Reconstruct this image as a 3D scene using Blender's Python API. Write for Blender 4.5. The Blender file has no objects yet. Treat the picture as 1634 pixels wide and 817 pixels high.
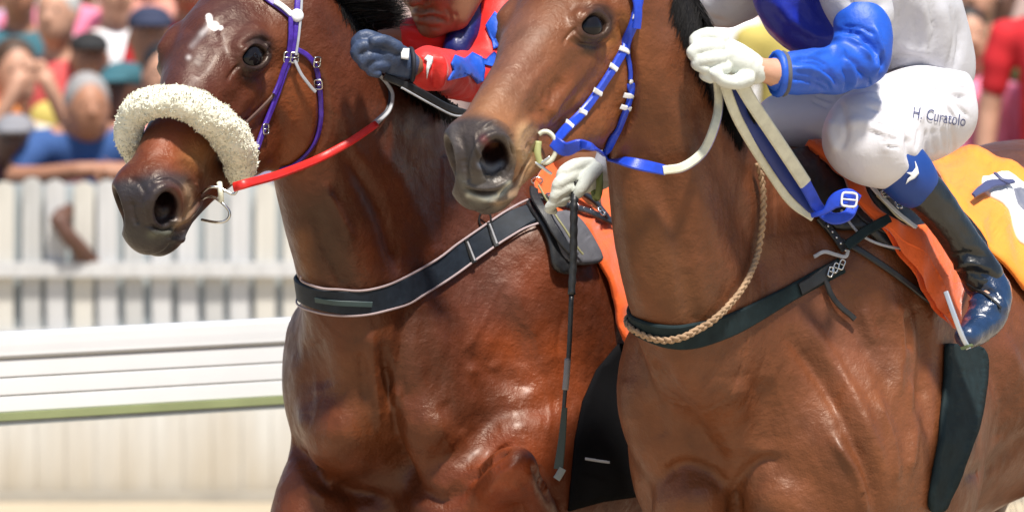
DEV = False
import bpy, bmesh, math, random
import numpy as np
from mathutils import Vector, Matrix, noise

random.seed(7)
rng = np.random.default_rng(7)
scene = bpy.context.scene
COL = scene.collection

# ---------------------------------------------------------------- camera, world, sun, exposure
DIST = 14.0                      # metres from the lens to the focus plane (y = 0)
FPX = 850.0 * DIST               # focal length in photograph pixels
CAMZ = 2.06
PITCH = math.atan(530.0 / FPX)
cam_data = bpy.data.cameras.new("camera")
cam = bpy.data.objects.new("camera", cam_data)
COL.objects.link(cam)
cam.location = (0, -DIST, CAMZ)
cam.rotation_euler = (math.pi / 2 - PITCH, 0, 0)
cam_data.sensor_width = 36.0
cam_data.lens = FPX / 1634.0 * 36.0
cam_data.clip_end = 4000
cam_data.dof.use_dof = True
cam_data.dof.focus_distance = DIST + 0.10
cam_data.dof.aperture_fstop = 6.4
scene.camera = cam

SUN_EL, SUN_AZ = math.radians(65), math.radians(22)   # azimuth: from the viewer's side towards the right
world = bpy.data.worlds.new("World")
scene.world = world
world.use_nodes = True
wn = world.node_tree
sky = wn.nodes.new("ShaderNodeTexSky")
sky.sky_type = 'NISHITA'
sky.sun_disc = False
sky.sun_elevation = SUN_EL
sky.sun_rotation = math.pi - SUN_AZ
wn.nodes["Background"].inputs[1].default_value = 0.085
wn.links.new(sky.outputs[0], wn.nodes["Background"].inputs[0])
sun_data = bpy.data.lights.new("sun", 'SUN')
sun_data.energy = 4.7
sun_data.angle = math.radians(5)
sun_data.color = (1.0, 0.94, 0.85)
sun = bpy.data.objects.new("sun", sun_data)
COL.objects.link(sun)
sdir = Vector((math.sin(SUN_AZ) * math.cos(SUN_EL), -math.cos(SUN_AZ) * math.cos(SUN_EL), math.sin(SUN_EL)))
sun.rotation_euler = sdir.to_track_quat('Z', 'Y').to_euler()
scene.view_settings.view_transform = 'Standard'
scene.view_settings.look = 'None'
scene.view_settings.gamma = 1.0
scene.view_settings.exposure = 0.58
scene.cycles.max_bounces = 6

# ---------------------------------------------------------------- placing points from the photograph
CP, SP = math.cos(PITCH), math.sin(PITCH)
def P(px, py, y):
    """world point that stands at depth y and shows at photo pixel (px, py)"""
    a = (px - 817.0) / FPX
    b = (408.5 - py) / FPX
    d = Vector((a, CP + b * SP, -SP + b * CP))
    t = (y + DIST) / d.y
    return np.array((d.x * t, y, CAMZ + d.z * t))
def R(r, y=0.0):
    return r * (y + DIST) / FPX
def PX(p):
    """photo pixels of world points (N,3)"""
    p = np.asarray(p, dtype=float).reshape(-1, 3)
    q = p - np.array((0, -DIST, CAMZ))
    dep = q[:, 1] * CP - q[:, 2] * SP
    up = q[:, 1] * SP + q[:, 2] * CP
    return np.stack([817.0 + FPX * q[:, 0] / dep, 408.5 - FPX * up / dep], 1)
def V(*a): return np.array(a, dtype=float)
def unit(v):
    v = np.asarray(v, dtype=float)
    return v / max(1e-9, np.linalg.norm(v))
def catmull(pts, n=6):
    """smooth curve through control rows of any width"""
    p = np.asarray(pts, dtype=float)
    if len(p) < 3: 
        t = np.linspace(0, 1, n + 1)[:, None]
        return p[0] * (1 - t) + p[-1] * t
    q = np.vstack([2 * p[0] - p[1], p, 2 * p[-1] - p[-2]])
    out = []
    for i in range(1, len(q) - 2):
        a, b, c, d = q[i - 1], q[i], q[i + 1], q[i + 2]
        for k in range(n):
            t = k / n
            out.append(0.5 * ((2 * b) + (c - a) * t + (2 * a - 5 * b + 4 * c - d) * t * t + (3 * b - a - 3 * c + d) * t ** 3))
    out.append(p[-1])
    return np.array(out)

# ---------------------------------------------------------------- implicit surfaces (sculpting by smooth unions)
class Sdf:
    def __init__(self):
        self.ops = []
    def _add(self, kind, fn, lo, hi, k):
        self.ops.append((kind, fn, np.asarray(lo), np.asarray(hi), k))
        return self
    def ell(self, c, r, axes=None, k=0.03, sub=False):
        c = np.asarray(c, float); r = np.asarray(r, float)
        M = np.eye(3) if axes is None else np.array([unit(a) for a in axes])
        def fn(p):
            q = (p - c) @ M.T
            k0 = np.sqrt(((q / r) ** 2).sum(-1))
            k1 = np.sqrt(((q / (r * r)) ** 2).sum(-1))
            return k0 * (k0 - 1.0) / np.maximum(k1, 1e-6)
        e = np.sqrt(((M * r[:, None]) ** 2).sum(0))
        return self._add('sub' if sub else 'add', fn, c - e - 1.6 * k, c + e + 1.6 * k, k)
    def cone(self, a, b, ra, rb, k=0.03, sub=False, squash=None, f=1.0):
        """tapered capsule; squash = unit axis along which it is f times thinner"""
        a = np.asarray(a, float); b = np.asarray(b, float)
        M = np.eye(3)
        if squash is not None:
            s = unit(squash); M = np.eye(3) + (1.0 / f - 1.0) * np.outer(s, s)
        ba = M @ (b - a); L2 = max(1e-9, ba @ ba)
        def fn(p):
            q = (p - a) @ M.T
            h = np.clip((q @ ba) / L2, 0, 1)
            d = np.sqrt(((q - h[..., None] * ba) ** 2).sum(-1)) - (ra + (rb - ra) * h)
            return d * min(1.0, f)
        m = max(ra, rb) * max(1.0, f) + 1.7 * k / min(1.0, f)
        return self._add('sub' if sub else 'add', fn, np.minimum(a, b) - m, np.maximum(a, b) + m, k)
    def chain(self, rows, k=0.03, sub=False, squash=None, f=1.0, smooth=4):
        """rows (x,y,z,r); hard union inside, smooth union with the rest"""
        r = catmull(rows, smooth) if smooth > 1 else np.asarray(rows, float)
        M = np.eye(3)
        if squash is not None:
            s = unit(squash); M = np.eye(3) + (1.0 / f - 1.0) * np.outer(s, s)
        segs = [(r[i, :3], M @ (r[i + 1, :3] - r[i, :3]), r[i, 3], r[i + 1, 3]) for i in range(len(r) - 1)]
        rm = r[:, 3].mean()
        soft = 0.14 * rm if rm > 0.04 else 0
        shr = 0.86 if soft else 1.0
        def fn(p):
            best = None
            for a, ba, ra, rb in segs:
                q = (p - a) @ M.T
                h = np.clip((q @ ba) / max(1e-9, ba @ ba), 0, 1)
                d = np.sqrt(((q - h[..., None] * ba) ** 2).sum(-1)) - (ra + (rb - ra) * h) * shr
                if soft == 0: best = d if best is None else np.minimum(best, d)
                else: best = np.exp(-d / soft) if best is None else best + np.exp(-d / soft)
            if soft: best = -soft * np.log(np.maximum(best, 1e-30))
            return best * min(1.0, f)
        m = r[:, 3].max() * max(1.0, f) + 1.7 * k / min(1.0, f)
        return self._add('sub' if sub else 'add', fn, r[:, :3].min(0) - m, r[:, :3].max(0) + m, k)
    def _mix(self, cur, d, kind, k):
        if kind == 'sub':
            h = np.maximum(k - np.abs(cur + d), 0) / k
            return np.maximum(cur, -d) + h * h * k * 0.25
        h = np.maximum(k - np.abs(cur - d), 0) / k
        return np.minimum(cur, d) - h * h * k * 0.25
    def at(self, pts):
        out = np.full(len(pts), 0.5)
        for kind, fn, lo, hi, k in self.ops:
            m = ((pts >= lo - 0.02) & (pts <= hi + 0.02)).all(1)
            if m.any():
                out[m] = self._mix(out[m], fn(pts[m]), kind, k)
        return out
    def mesh(self, h, lo=None, hi=None, refine=None):
        los = np.array([o[2] for o in self.ops if o[0] == 'add']).min(0) if lo is None else np.asarray(lo, float)
        his = np.array([o[3] for o in self.ops if o[0] == 'add']).max(0) if hi is None else np.asarray(hi, float)
        los = los - 2 * h; n = np.ceil((his + 2 * h - los) / h).astype(int) + 1
        F = np.full(n, 0.5, dtype=np.float32)
        ax = [los[i] + h * np.arange(n[i]) for i in range(3)]
        for kind, fn, a, b, k in self.ops:
            i0 = np.maximum(np.floor((a - los) / h).astype(int) - 2, 0)
            i1 = np.minimum(np.ceil((b - los) / h).astype(int) + 3, n)
            if (i1 <= i0).any(): continue
            g = np.stack(np.meshgrid(ax[0][i0[0]:i1[0]], ax[1][i0[1]:i1[1]], ax[2][i0[2]:i1[2]], indexing='ij'), -1)
            sl = tuple(slice(i0[j], i1[j]) for j in range(3))
            F[sl] = self._mix(F[sl], fn(g), kind, k)
        F[0] = F[-1] = 0.5; F[:, 0] = F[:, -1] = 0.5; F[:, :, 0] = F[:, :, -1] = 0.5
        v, f = surface_nets(F, los, h)
        v = self.project(v, h)
        if refine is not None:
            for fnr in (refine if isinstance(refine, (list, tuple)) else [refine]):
                n0 = len(v)
                v, f = refine_quads(v, f, fnr)
                v = self.project(v, h * 0.5, n0)
        return v, f
    def project(self, v, h, first=0):
        """pull the points from index first on onto the zero surface"""
        e = 0.0012
        w = v[first:]
        d = self.at(w)
        g = np.stack([self.at(w + np.eye(3)[i] * e) - d for i in range(3)], 1) / e
        g2 = np.maximum((g ** 2).sum(1), 0.15)
        w = w - np.clip(d / g2, -h, h)[:, None] * g
        d = self.at(w)
        w = w - np.clip(d / g2, -h, h)[:, None] * g * 0.8
        return np.vstack([v[:first], w])

def surface_nets(F, lo, h):
    n = F.shape
    neg = F < 0
    c = np.zeros(tuple(x - 1 for x in n), dtype=np.uint8)
    for i in (0, 1):
        for j in (0, 1):
            for k in (0, 1):
                c += neg[i:n[0] - 1 + i, j:n[1] - 1 + j, k:n[2] - 1 + k]
    cells = np.argwhere((c > 0) & (c < 8))
    idx = np.full(c.shape, -1, dtype=np.int64)
    idx[tuple(cells.T)] = np.arange(len(cells))
    acc = np.zeros((len(cells), 3)); cnt = np.zeros(len(cells))
    for axis in range(3):
        o1, o2 = [a for a in range(3) if a != axis]
        for a in (0, 1):
            for b in (0, 1):
                off = np.zeros(3, int); off[o1] = a; off[o2] = b
                p0 = cells + off; p1 = p0.copy(); p1[:, axis] += 1
                f0 = F[tuple(p0.T)].astype(float); f1 = F[tuple(p1.T)].astype(float)
                m = (f0 < 0) != (f1 < 0)
                t = np.where(m, f0 / np.where(m, f0 - f1, 1), 0)
                q = p0.astype(float); q[:, axis] += t
                acc[m] += q[m]; cnt[m] += 1
    v = lo + h * acc / cnt[:, None]
    faces = []
    for axis in range(3):
        o1, o2 = (axis + 1) % 3, (axis + 2) % 3
        s0 = [slice(None)] * 3; s1 = [slice(None)] * 3
        s0[axis] = slice(0, n[axis] - 1); s1[axis] = slice(1, n[axis])
        a, b = neg[tuple(s0)], neg[tuple(s1)]
        e = np.argwhere(a != b)
        flip = a[tuple(e.T)]
        e_ok = (e[:, o1] > 0) & (e[:, o2] > 0) & (e[:, o1] < n[o1] - 1) & (e[:, o2] < n[o2] - 1)
        e = e[e_ok]; flip = flip[e_ok]
        def at(d1, d2):
            q = e.copy(); q[:, o1] += d1; q[:, o2] += d2
            return idx[tuple(q.T)]
        quad = np.stack([at(-1, -1), at(0, -1), at(0, 0), at(-1, 0)], 1)
        quad[~flip] = quad[~flip][:, ::-1]
        faces.append(quad)
    return v, np.vstack(faces)

def refine_quads(v, f, cond):
    """split every quad whose centre satisfies cond in four; neighbours take the new edge points (ngons kept as lists)"""
    quads = [q for q in f if len(q) == 4] if isinstance(f, list) else f
    rest = [q for q in f if len(q) != 4] if isinstance(f, list) else []
    quads = np.asarray(quads)
    cen = v[quads].mean(1)
    m = cond(cen)
    sel, uns = quads[m], quads[~m]
    e = np.stack([sel, np.roll(sel, -1, 1)], 2).reshape(-1, 2)
    es = np.sort(e, 1); key = es[:, 0] * (len(v) + 1) + es[:, 1]
    uk, first, inv = np.unique(key, return_index=True, return_inverse=True)
    mid = v[es[first]].mean(1)
    mi = (len(v) + inv).reshape(-1, 4)
    ci = len(v) + len(uk) + np.arange(len(sel))
    nv = np.vstack([v, mid, v[sel].mean(1)])
    nf = np.concatenate([np.stack([sel[:, j], mi[:, j], ci, mi[:, j - 1]], 1) for j in range(4)])
    N = len(v) + 1
    e2 = np.stack([uns, np.roll(uns, -1, 1)], 2); e2 = np.sort(e2, 2)
    k2 = e2[..., 0] * N + e2[..., 1]
    pos = np.searchsorted(uk, k2); pos = np.minimum(pos, len(uk) - 1)
    hit = uk[pos] == k2
    any_ = hit.any(1)
    plain = uns[~any_]
    out = nf.tolist() + plain.tolist()
    for q, hh, pp in zip(uns[any_].tolist(), hit[any_], pos[any_]):
        r = []
        for j in range(4):
            r.append(q[j])
            if hh[j]: r.append(len(v) + int(pp[j]))
        out.append(r)
    d = dict(zip(uk.tolist(), range(len(uk))))
    for q in rest:
        q = list(q); r = []
        for j in range(len(q)):
            a, b = q[j], q[(j + 1) % len(q)]
            r.append(a)
            kk = min(a, b) * N + max(a, b)
            if kk in d: r.append(len(v) + d[kk])
        out.append(r)
    return nv, out

# ---------------------------------------------------------------- objects
def new_mesh(name, v, f, smooth=True, sharp=0):
    me = bpy.data.meshes.new(name)
    if isinstance(f, np.ndarray): f = f.tolist()
    me.from_pydata([tuple(x) for x in np.asarray(v).tolist()], [], f)
    if smooth: me.polygons.foreach_set('use_smooth', [True] * len(me.polygons))
    me.update()
    if smooth and len(me.polygons) < 6000 and sharp: me.set_sharp_from_angle(angle=math.radians(sharp))
    return me
def obj(name, me, mat=None, parent=None, **props):
    o = bpy.data.objects.new(name, me)
    COL.objects.link(o)
    if mat is not None and me is not None:
        for m_ in (mat if isinstance(mat, (list, tuple)) else [mat]): me.materials.append(m_)
    if parent is not None:
        o.parent = parent
    for k_, v_ in props.items(): o[k_] = v_
    return o
def root(name, label, category, loc=(0, 0, 0), group=None):
    o = bpy.data.objects.new(name, None); COL.objects.link(o)
    o['label'] = label; o['category'] = category
    if group: o['group'] = group
    return o
def smoothstep(a, b, x):
    t = np.clip((x - a) / (b - a), 0, 1); return t * t * (3 - 2 * t)
def vertex_normals(v, f):
    n = np.zeros_like(v)
    by = {}
    if isinstance(f, np.ndarray): by[4] = f
    else:
        for q in f: by.setdefault(len(q), []).append(q)
    for k_, q in by.items():
        q = np.asarray(q)
        fn = np.cross(v[q[:, 2]] - v[q[:, 0]], v[q[:, k_ - 1 if k_ > 3 else 2]] - v[q[:, 1]])
        if k_ == 3: fn = np.cross(v[q[:, 1]] - v[q[:, 0]], v[q[:, 2]] - v[q[:, 0]])
        for j in range(k_): np.add.at(n, q[:, j], fn)
    return n / np.maximum(np.linalg.norm(n, axis=1), 1e-9)[:, None]
def poly_dist(xy, line):
    """distance of points (N,2) to a polyline and the parameter along it"""
    best = np.full(len(xy), 1e9); par = np.zeros(len(xy)); m = len(line) - 1
    for i in range(m):
        a, b = line[i], line[i + 1]; ba = b - a
        h = np.clip(((xy - a) @ ba) / max(1e-9, ba @ ba), 0, 1)
        d = np.sqrt(((xy - a - h[:, None] * ba) ** 2).sum(1))
        c = d < best
        best[c] = d[c]; par[c] = (i + h[c]) / m
    return best, par
def relief(v, f, strokes, gate=None, taper=True, body_gain=1.0):
    """press grooves and raise ridges along strokes traced on the camera-facing side.
       stroke = (points[(px,py)...], half width px, height mm[, ymin, ymax])"""
    n = vertex_normals(v, f)
    xy = PX(v)
    view = unit(np.array((0, -DIST, CAMZ)) - v.mean(0))
    face = smoothstep(0.0, 0.35, n @ view)
    disp = np.zeros(len(v))
    for st in strokes:
        line = catmull(np.asarray(st[0], float), 5) if len(st[0]) > 2 else np.asarray(st[0], float)
        if len(line) == 1: line = np.vstack([line, line + 0.01])
        w, amp = st[1], st[2]
        gain = body_gain if len(st) == 3 else 1.5
        lo, hi = line.min(0) - 3 * w, line.max(0) + 3 * w
        m = ((xy > lo) & (xy < hi)).all(1)
        if len(st) > 3: m &= (v[:, 1] > st[3]) & (v[:, 1] < st[4])
        if not m.any(): continue
        d, t = poly_dist(xy[m], line)
        ends = np.minimum(1, np.minimum(t, 1 - t) * 5 + 0.25) if (taper and len(st[0]) > 1) else 1.0
        disp[m] += amp * gain * 0.001 * np.exp(-(d / w) ** 2) * ends
    return v + n * (disp * face)[:, None]
# ---------------------------------------------------------------- materials
MATS = {}
def node(nt, kind, **kw):
    n = nt.nodes.new(kind)
    for k_, v_ in kw.items():
        if k_.startswith('i_'): n.inputs[k_[2:].replace('_', ' ')].default_value = v_
        else: setattr(n, k_, v_)
    return n
def mat(name, col, rough=0.6, metal=0.0, var=0.12, vscale=12.0, bump=0.0, bscale=80.0, bump2=0.0, b2scale=12.0, sheen=0.0,
        coat=0.0, coat_rough=0.2, spec=0.5, attr=None, stretch=None, sss=0.0, rvar=0.0, trans=0.0):
    """a procedural surface: base colour with noisy wear, two scales of relief, uneven gloss"""
    if name in MATS: return MATS[name]
    m = bpy.data.materials.new(name); m.use_nodes = True; MATS[name] = m
    nt = m.node_tree; L = nt.links; b = nt.nodes['Principled BSDF']
    tc = node(nt, 'ShaderNodeTexCoord'); src = tc.outputs['Object']
    if stretch:
        mp = node(nt, 'ShaderNodeMapping'); mp.inputs['Scale'].default_value = stretch
        L.new(src, mp.inputs[0]); src = mp.outputs[0]
    nz = node(nt, 'ShaderNodeTexNoise', i_Scale=vscale, i_Detail=6.0, i_Roughness=0.6); L.new(src, nz.inputs['Vector'])
    mx = node(nt, 'ShaderNodeMix', data_type='RGBA', blend_type='MULTIPLY'); mx.inputs[0].default_value = 1.0
    rp = node(nt, 'ShaderNodeMapRange'); rp.inputs[1].default_value = 0.3; rp.inputs[2].default_value = 0.7
    rp.inputs[3].default_value = 1 - var; rp.inputs[4].default_value = 1 + var
    L.new(nz.outputs[0], rp.inputs[0]); L.new(rp.outputs[0], mx.inputs[7])
    if attr:
        at = node(nt, 'ShaderNodeAttribute', attribute_name=attr); L.new(at.outputs['Color'], mx.inputs[6])
    else:
        mx.inputs[6].default_value = (*col, 1)
    L.new(mx.outputs[2], b.inputs['Base Color'])
    b.inputs['Roughness'].default_value = rough
    if rvar:
        rr = node(nt, 'ShaderNodeMapRange'); rr.inputs[1].default_value = 0.3; rr.inputs[2].default_value = 0.7
        rr.inputs[3].default_value = rough - rvar; rr.inputs[4].default_value = rough + rvar
        n3 = node(nt, 'ShaderNodeTexNoise', i_Scale=vscale * 2.3, i_Detail=4.0); L.new(src, n3.inputs['Vector'])
        L.new(n3.outputs[0], rr.inputs[0]); L.new(rr.outputs[0], b.inputs['Roughness'])
    b.inputs['Metallic'].default_value = metal
    b.inputs['Specular IOR Level'].default_value = spec
    b.inputs['Sheen Weight'].default_value = sheen
    b.inputs['Sheen Roughness'].default_value = 0.4
    b.inputs['Coat Weight'].default_value = coat
    b.inputs['Coat Roughness'].default_value = coat_rough
    if sss:
        b.inputs['Subsurface Weight'].default_value = sss; b.inputs['Subsurface Radius'].default_value = (0.012, 0.005, 0.003)
        b.inputs['Subsurface Scale'].default_value = 1.0
    if trans:
        b.inputs['Transmission Weight'].default_value = trans
    prev = None
    for amt, sc in ((bump2, b2scale), (bump, bscale)):
        if not amt: continue
        n2 = node(nt, 'ShaderNodeTexNoise', i_Scale=sc, i_Detail=5.0, i_Roughness=0.6); L.new(src, n2.inputs['Vector'])
        bp = node(nt, 'ShaderNodeBump'); bp.inputs['Strength'].default_value = 1.0; bp.inputs['Distance'].default_value = amt * 0.001
        L.new(n2.outputs[0], bp.inputs['Height'])
        if prev: L.new(prev.outputs[0], bp.inputs['Normal'])
        prev = bp
    if prev: L.new(prev.outputs[0], b.inputs['Normal'])
    return m
def srgb(r, g, b):
    return tuple(((c / 255) / 12.92 if c / 255 <= 0.04045 else ((c / 255 + 0.055) / 1.055) ** 2.4) for c in (r, g, b))

coat_mat = mat('horse_coat', (0.2, 0.08, 0.04), rough=0.45, var=0.26, vscale=11, bump=0.9, bscale=190, bump2=5.5, b2scale=30,
               attr='coat', sheen=0.0, coat=0.14, coat_rough=0.30, spec=0.36, rvar=0.13)
coat_mat.node_tree.nodes['Principled BSDF'].inputs['Specular Tint'].default_value = (1.0, 0.86, 0.74, 1)
eye_mat = mat('horse_eye', (0.006, 0.005, 0.006), rough=0.05, var=0.3, spec=0.28, coat=0.0)
mane_mat = mat('black_hair', (0.007, 0.006, 0.006), rough=0.65, var=0.4, vscale=30, spec=0.2)
leather = mat('black_leather', (0.014, 0.015, 0.017), rough=0.42, var=0.3, vscale=30, bump=0.3, bscale=400, rvar=0.1)
webbing = mat('dark_webbing', (0.012, 0.018, 0.028), rough=0.6, var=0.3, vscale=60, bump=0.5, bscale=700, spec=0.25)
elastic = mat('dark_elastic', (0.010, 0.020, 0.023), rough=0.75, var=0.3, vscale=40, bump=0.5, bscale=600, spec=0.2)
steel = mat('bright_steel', (0.62, 0.62, 0.60), rough=0.22, metal=1.0, var=0.15, vscale=60)
fleece = mat('cream_fleece', (0.80, 0.78, 0.64), rough=0.95, var=0.10, vscale=60, bump=3.0, bscale=220, sheen=0.4)
red_rubber = mat('red_rubber', (0.62, 0.022, 0.018), rough=0.42, var=0.15, vscale=40, bump=0.4, bscale=300)
grey_rein = mat('grey_webbing', (0.36, 0.37, 0.40), rough=0.5, var=0.2, vscale=40)
dark_rein = mat('navy_webbing', (0.015, 0.018, 0.035), rough=0.5, var=0.2, vscale=40)
purple_nylon = mat('violet_nylon', (0.060, 0.022, 0.30), rough=0.38, var=0.35, vscale=70, bump=0.4, bscale=500)
blue_nylon = mat('blue_nylon', (0.012, 0.055, 0.52), rough=0.36, var=0.2, vscale=50, bump=0.3, bscale=500)
white_nylon = mat('white_nylon', (0.74, 0.75, 0.76), rough=0.5, var=0.06, vscale=50)
cream_rein = mat('cream_rubber_rein', (0.62, 0.62, 0.50), rough=0.55, var=0.12, vscale=50, bump=0.7, bscale=260)
tan_rope = mat('tan_braid', (0.34, 0.22, 0.13), rough=0.8, var=0.25, vscale=120, bump=1.2, bscale=350)
orange_cloth = mat('orange_cloth', (0.80, 0.115, 0.012), rough=0.75, var=0.08, vscale=20, bump2=5, b2scale=16, bump=0.2, bscale=800, sheen=0.3)
grey_pad = mat('grey_pad', (0.10, 0.10, 0.115), rough=0.85, var=0.15, vscale=30, bump=0.5, bscale=500)
pink_trim = mat('pale_piping', (0.36, 0.28, 0.29), rough=0.6, var=0.1)
# ---------------------------------------------------------------- the horses
class Frame:
    def __init__(self, o, x, y, z, s=1.0):
        self.o = np.asarray(o, float); self.X = unit(x); self.Y = unit(y); self.Z = unit(z); self.s = s
    def __call__(self, a, b, c):
        return self.o + self.s * (a * self.X + b * self.Y + c * self.Z)
    @property
    def axes(self): return (self.X, self.Y, self.Z)

def head_frame(eye_px, nos_px, y_eye, s, roll=0.0):
    e = P(eye_px[0], eye_px[1], y_eye)
    want = 0.345 * s
    lo, hi = y_eye - want, y_eye
    for _ in range(40):
        m = (lo + hi) / 2
        if np.linalg.norm(P(nos_px[0], nos_px[1], m) - e) > want: lo = m
        else: hi = m
    q = P(nos_px[0], nos_px[1], hi)
    d = unit(q - e)                                  # eyes' midpoint -> nostrils' midpoint
    L = unit(np.cross(V(0, 0, 1), d) * -1)
    L = unit(np.cross(d, V(0, 0, 1)))
    if L[0] < 0: L = -L
    N = unit(np.cross(d, L))
    L2 = L * math.cos(roll) + N * math.sin(roll)
    N2 = unit(np.cross(d, L2))
    o = e - s * (0.185 * d - 0.052 * N2)
    return Frame(o, d, N2, L2, s)                    # u along the nose, v dorsal, w to the horse's left

def eye_axes(H, w):
    A = H.axes
    ne = unit(0.25 * A[0] + 0.45 * A[1] + 0.8 * w * A[2])
    ea = -0.8 * A[0] - 0.35 * A[1] + 0.45 * w * A[2]; ea = unit(ea - ne * (ea @ ne))
    return ne, ea, np.cross(ne, ea) * w

def add_head(S, H, k=0.02, ns=1.0):
    s = H.s; A = H.axes
    def E(u, v, w, ru, rv, rw, k=k, sub=False, ax=None): S.ell(H(u, v, w), np.array((ru, rv, rw)) * s, ax or A, k * s, sub)
    def C(a, b, ra, rb, k=k, sub=False, sq=None, f=1.0): S.cone(H(*a), H(*b), ra * s, rb * s, k * s, sub, sq, f)
    E(0.09, -0.085, 0, 0.125, 0.085, 0.078, 0.04)                      # cranium
    E(0.185, -0.055, 0, 0.125, 0.052, 0.074, 0.04)                     # forehead
    C((0.16, -0.06, 0), (0.51, -0.058, 0), 0.060, 0.040, 0.04, sq=A[2], f=0.9)   # nasal bone
    C((0.20, -0.115, 0), (0.47, -0.098, 0), 0.060, 0.042, 0.05)        # cheeks' core
    for w in (-1, 1):
        E(0.15, -0.185, 0.042 * w, 0.130, 0.112, 0.040, 0.04)          # jowl
        C((0.24, -0.215, 0.036 * w), (0.47, -0.150, 0.018 * w), 0.034, 0.024, 0.04)   # lower jaw
        E(0.185, -0.052, 0.066 * w, 0.046, 0.034, 0.030, 0.02)         # orbit
        C((0.145, -0.035, 0.072 * w), (0.20, -0.025, 0.072 * w), 0.013, 0.011, 0.02)  # brow
        C((0.215, -0.098, 0.062 * w), (0.345, -0.108, 0.054 * w), 0.010, 0.007, 0.025)  # facial crest
        C((0.12, -0.07, 0.072 * w), (0.05, -0.10, 0.070 * w), 0.018, 0.016, 0.04)     # zygomatic arch
        E(0.525, -0.066, 0.028 * w, 0.050, 0.042, 0.030, 0.02)         # nostril wing
        E(0.46, -0.10, 0.030 * w, 0.05, 0.03, 0.018, 0.03)             # cheek by the mouth
    E(0.530, -0.090, 0, 0.058, 0.056, 0.048, 0.03)                     # muzzle
    E(0.565, -0.120, 0, 0.032, 0.042, 0.040, 0.025)                    # upper lip
    E(0.520, -0.166, 0, 0.044, 0.026, 0.033, 0.02)                     # lower lip and chin
    C((0.42, -0.160, 0), (0.50, -0.162, 0), 0.028, 0.026, 0.03)
    # hollows
    for w in (-1, 1):
        ne, ea, eb = eye_axes(H, w)
        c_ = H(0.187, -0.055, 0.070 * w)
        S.ell(c_ + 0.024 * s * ne, np.array((0.021, 0.0305, 0.0192)) * s, (ne, ea, eb), 0.005 * s, True)   # eye opening
        for ra, rb, rr, off, t0, t1 in ((0.0330, 0.0208, 0.0052, 0.016, 0, 2 * math.pi), (0.046, 0.036, 0.0035, 0.003, 0.4, 2.6)):
            lid = [c_ + s * (ra * math.cos(t) * ea + rb * math.sin(t) * eb + off * ne) for t in np.linspace(t0, t1, 15)]
            S.chain([(*p, rr * s) for p in lid], 0.009 * s, smooth=1)
        nf_ = unit(0.55 * A[0] + 0.83 * w * A[2]); na = unit(A[1] - 0.25 * A[0] + 0.0 * A[2]); nb = np.cross(nf_, na)
        na = unit(np.cross(nb, nf_))
        c_ = H(0.560, -0.074, (0.050 if w > 0 else 0.042) * w)
        S.ell(c_, np.array((0.030, 0.046 * ns, 0.035 * ns)) * s, (nf_, na, nb), 0.010 * s, True)     # nostril
        S.cone(c_, H(0.51, -0.07, 0.022 * w), 0.024 * s * ns, 0.012 * s, 0.008 * s, True)
        if w > 0:
            ring = [c_ + s * (0.0475 * ns * math.cos(t) * na + 0.0370 * ns * math.sin(t) * nb - 0.010 * nf_) for t in np.linspace(0.2, 2 * math.pi + .5, 20)]
            S.chain([(*p, 0.0065 * s) for p in ring], 0.012 * s, smooth=1)
    # mouth
    S.chain([(*H(0.455, -0.138, 0.052), 0.004 * s), (*H(0.50, -0.144, 0.050), 0.005 * s), (*H(0.545, -0.150, 0.036), 0.006 * s),
             (*H(0.572, -0.152, 0), 0.007 * s), (*H(0.545, -0.150, -0.036), 0.006 * s), (*H(0.50, -0.144, -0.050), 0.005 * s), (*H(0.455, -0.138, -0.052), 0.004 * s)], 0.008 * s, True)
    # ears
    for w in (-1, 1):
        base, tip = H(0.0, -0.06, 0.055 * w), H(-0.12, 0.0, 0.075 * w)
        midp = H(-0.06, -0.02, 0.075 * w)
        S.chain([(*base, 0.026 * s), (*midp, 0.030 * s), (*tip, 0.006 * s)], 0.015 * s)
        S.chain([(*H(-0.03, -0.02, 0.085 * w), 0.014 * s), (*H(-0.085, 0.005, 0.090 * w), 0.010 * s)], 0.006 * s, True)

def leg_chain(S, B, pts, k=0.03):
    S.chain([(*B(a, b, c), r * B.s) for a, b, c, r in pts], k, smooth=3)

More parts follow.
